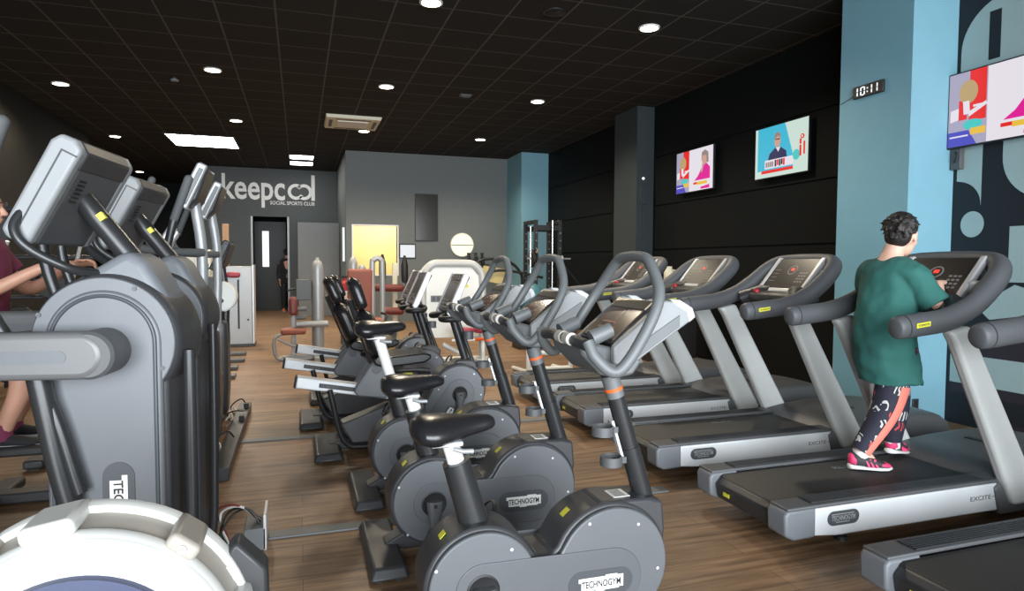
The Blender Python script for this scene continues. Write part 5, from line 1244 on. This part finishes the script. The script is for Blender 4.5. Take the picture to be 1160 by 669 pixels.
# loose t-shirt
mb = MB(); rings = []
for x, y, z, a, b in ((3.26, 2.895, 1.445, .065, .078), (3.255, 2.90, 1.425, .088, .125), (3.25, 2.90, 1.395, .105, .16), (3.24, 2.90, 1.33, .122, .175), (3.228, 2.90, 1.22, .138, .17), (3.215, 2.90, 1.08, .150, .165), (3.215, 2.895, .95, .162, .172), (3.235, 2.89, .84, .165, .178), (3.26, 2.885, .725, .158, .172)):
    c = g((x, y, z)); ph = random.uniform(0, 6)
    rings.append([c + Vector((a * cos(2 * pi * k / 40) * (1 + .012 * sin(5 * 2 * pi * k / 40 + ph)), b * sin(2 * pi * k / 40) * (1 + .012 * sin(7 * 2 * pi * k / 40 + ph)), .012 * sin(3 * 2 * pi * k / 40) if z < .8 else 0)) for k in range(40)])
mb.loft(rings)
for sh, el, yy in ((sh_r, el_r, -1), (sh_l, el_l, 1)):
    a0 = sh + Vector((-.03, -.10 * yy * -1 * -.6, .0)); p1 = sh.lerp(el, .95)
    mb.tube(cr_path([sh + Vector((-.02, -.06 * yy, -.0)), sh + Vector((.0, .0, -.01)), sh.lerp(el, .5) + Vector((0, 0, -.01)), p1 + Vector((0, 0, -.012))], 4), _rad([.078, .076, .072, .080], 4, 4), 20)
ts = mb.build('t_shirt', 'shirt_green', root, remesh=.009, smooth_it=4)
tx = bpy.data.textures.new('folds', 'CLOUDS'); tx.noise_scale = .11; tx.noise_depth = 1
dm = ts.modifiers.new('folds', 'DISPLACE'); dm.texture = tx; dm.strength = .030; dm.mid_level = .5; dm.texture_coords = 'LOCAL'
# patterned leggings, one leg each side, coral stripe outside
def legging(hip, knee, ank, R, yside):
    pts = cr_path([hip, knee, ank], 8); rr = _rad(R, 3, 8); out = MB().tube(pts, rr, 24)
    lg = out.build('legging', 'leggings', root)
    P, V, F = pts, [], []
    for i, p in enumerate(P):
        T = (P[min(i + 1, len(P) - 1)] - P[max(i - 1, 0)]).normalized()
        side = Vector((.15, yside, 0)); side = (side - T * side.dot(T)).normalized(); fw_ = T.cross(side)
        for k in range(7):
            an = radians(-26 + 52 * k / 6)
            V.append(p + (side * cos(an) + fw_ * sin(an)) * (rr[i] + .003))
    n = len(P); F = [(i * 7 + k, i * 7 + k + 1, (i + 1) * 7 + k + 1, (i + 1) * 7 + k) for i in range(5, n - 1) for k in range(6)]
    MB().add(V, F).build('side_stripe', 'coral', lg)
legging(hip_r, knee_r, ank_r, [.105, .080, .052], -1); legging(hip_l, knee_l, ank_l, [.105, .080, .052], 1)
MB().ell(g((3.25, 2.89, .90)), (.14, .155, .12), 24, 14).build('legging_top', 'leggings', root)
shoe(root, g((3.015, 2.925, .226)), g((3.215, 2.825, .223)), (0, 0, 1)); shoe(root, g((3.39, 2.995, .262)), g((3.60, 3.07, .224)), (.12, 0, 1))
for a in (ank_r, ank_l): MB().tube([a + Vector((.0, 0, .01)), a + Vector((.01, 0, -.045))], [.042, .04], 16).build('sock', 'sole', root)

# ---- man on the stair climber at the left edge
root = thing('person', (-1.672, 4.42, .36), 'person mostly cut off at the left edge, forearms stretched to black grips', 'person')
O = Vector((-1.55, 4.42, .36))
FP = []
hip_r, hip_l = g((-1.62, 4.30, 1.02)), g((-1.62, 4.52, 1.02))
knee_r, ank_r = g((-1.36, 4.27, .78)), g((-1.46, 4.27, .44)); knee_l, ank_l = g((-1.42, 4.53, .72)), g((-1.50, 4.53, .44))
sh_r, sh_l = g((-1.62, 4.20, 1.47)), g((-1.62, 4.62, 1.47))
el_r, wr_r = g((-1.50, 4.12, 1.235)), g((-1.20, 4.15, 1.37)); el_l, wr_l = g((-1.46, 4.70, 1.24)), g((-1.14, 4.42, 1.385))
mb = MB()
mb.tube(cr_path([g((-1.62, 4.41, .98)), g((-1.63, 4.41, 1.15)), g((-1.63, 4.41, 1.38)), g((-1.62, 4.41, 1.50)), g((-1.60, 4.41, 1.58)), g((-1.58, 4.41, 1.66))], 5), _rad([.14, .14, .155, .12, .056, .052], 6, 5), 20)
limb(mb, [sh_r, el_r, wr_r], [.052, .044, .029]); limb(mb, [sh_l, el_l, wr_l], [.052, .044, .029])
limb(mb, [hip_r, knee_r, ank_r], [.085, .062, .042]); limb(mb, [hip_l, knee_l, ank_l], [.085, .062, .042])
hand(mb, wr_r, (.75, .05, .15), (-.1, -.5, .8), (0, .9, .5), L=.19, curl=1.35); hand(mb, wr_l, (.75, -.1, .12), (0, .5, .8), (0, -.9, .5), L=.19, curl=1.35)
mb.build('body', 'skin', root, remesh=.009, smooth_it=3)
head(root, g((-1.565, 4.41, 1.70)), (1, .03, -.05), (0, 0, 1), m='skin')
mb = MB(); rings = []
for x, z, a, b in ((-1.61, 1.56, .080, .095), (-1.62, 1.53, .13, .185), (-1.625, 1.48, .165, .23), (-1.63, 1.35, .182, .235), (-1.63, 1.18, .17, .205), (-1.625, 1.02, .16, .20), (-1.62, .95, .16, .20)):
    c = g((x, 4.41, z)); rings.append([c + Vector((a * cos(2 * pi * k / 32), b * sin(2 * pi * k / 32), 0)) for k in range(32)])
mb.loft(rings)
for sh, el in ((sh_r, el_r), (sh_l, el_l)): mb.tube([sh.lerp(g((-1.62, 4.41, 1.45)), .25), sh, sh.lerp(el, .6)], [.085, .08, .075], 18)
mb.build('shirt', 'magenta_cloth', root, remesh=.01, smooth_it=4)
mb = MB(); mb.ell(g((-1.62, 4.41, .98)), (.155, .185, .13), 22, 12)
for h, k in ((hip_r, knee_r), (hip_l, knee_l)): mb.tube([h, h.lerp(k, .5), h.lerp(k, .95)], [.11, .10, .09], 20)
mb.build('shorts', 'dark_cloth', root, remesh=.01, smooth_it=3)
for a in (ank_r, ank_l):
    MB().tube([a + Vector((0, 0, .06)), a + Vector((.01, 0, -.03))], [.05, .046], 16).build('sock', 'magenta_cloth', root)
    shoe(root, a + Vector((-.07, 0, -.08)), a + Vector((.19, 0, -.08)), (0, 0, 1), main='dark_cloth', stripes=False)

# ---- person in the dark doorway
root = thing('person', (-.34, 19.95, 0), 'person in dark clothes with orange shoes standing inside the doorway', 'person')
O = Vector((-.42, 19.95, 0))
mb = MB()
mb.tube(cr_path([g((-.42, 19.95, .95)), g((-.42, 19.95, 1.2)), g((-.42, 19.95, 1.42)), g((-.42, 19.94, 1.52)), g((-.42, 19.92, 1.60))], 5), _rad([.14, .13, .14, .055, .05], 5, 5), 18)
for s in (-1, 1):
    limb(mb, [g((-.42 + s * .17, 19.95, 1.40)), g((-.42 + s * .22, 19.97, 1.12)), g((-.42 + s * .20, 19.90, .88))], [.05, .042, .03])
    limb(mb, [g((-.42 + s * .09, 19.95, .92)), g((-.42 + s * .09, 19.93, .5)), g((-.42 + s * .09, 19.95, .09))], [.09, .06, .042])
    hand(mb, g((-.42 + s * .20, 19.90, .88)), (0, -.05, -1), (s, 0, 0), (0, -1, 0), curl=.5)
mb.build('body', 'skin', root, remesh=.012, smooth_it=3)
head(root, g((-.42, 19.93, 1.68)), (.2, 1, -.1), (0, 0, 1), m='skin')
mb = MB(); rings = []
for z, a, b in ((1.53, .09, .08), (1.49, .17, .10), (1.42, .20, .12), (1.2, .18, .13), (.9, .19, .14), (.82, .19, .14)):
    rings.append([g((-.42 + a * cos(2 * pi * k / 28), 19.95 + b * sin(2 * pi * k / 28), z)) for k in range(28)])
mb.loft(rings)
for s in (-1, 1): mb.tube([g((-.42 + s * .12, 19.95, 1.42)), g((-.42 + s * .19, 19.955, 1.30)), g((-.42 + s * .22, 19.97, 1.12)), g((-.42 + s * .205, 19.92, .93))], [.07, .065, .06, .05], 16)
mb.build('jacket', 'dark_cloth', root, remesh=.012, smooth_it=3)
mb = MB()
for s in (-1, 1): mb.tube([g((-.42 + s * .09, 19.95, .92)), g((-.42 + s * .09, 19.93, .5)), g((-.42 + s * .09, 19.95, .10))], [.105, .08, .065], 18)
mb.build('trousers', 'dark_cloth', root, remesh=.012, smooth_it=2)
for s in (-1, 1): shoe(root, g((-.42 + s * .09, 20.02, .0)), g((-.42 + s * .10, 19.76, .0)), (0, 0, 1), main='orange', stripes=False)
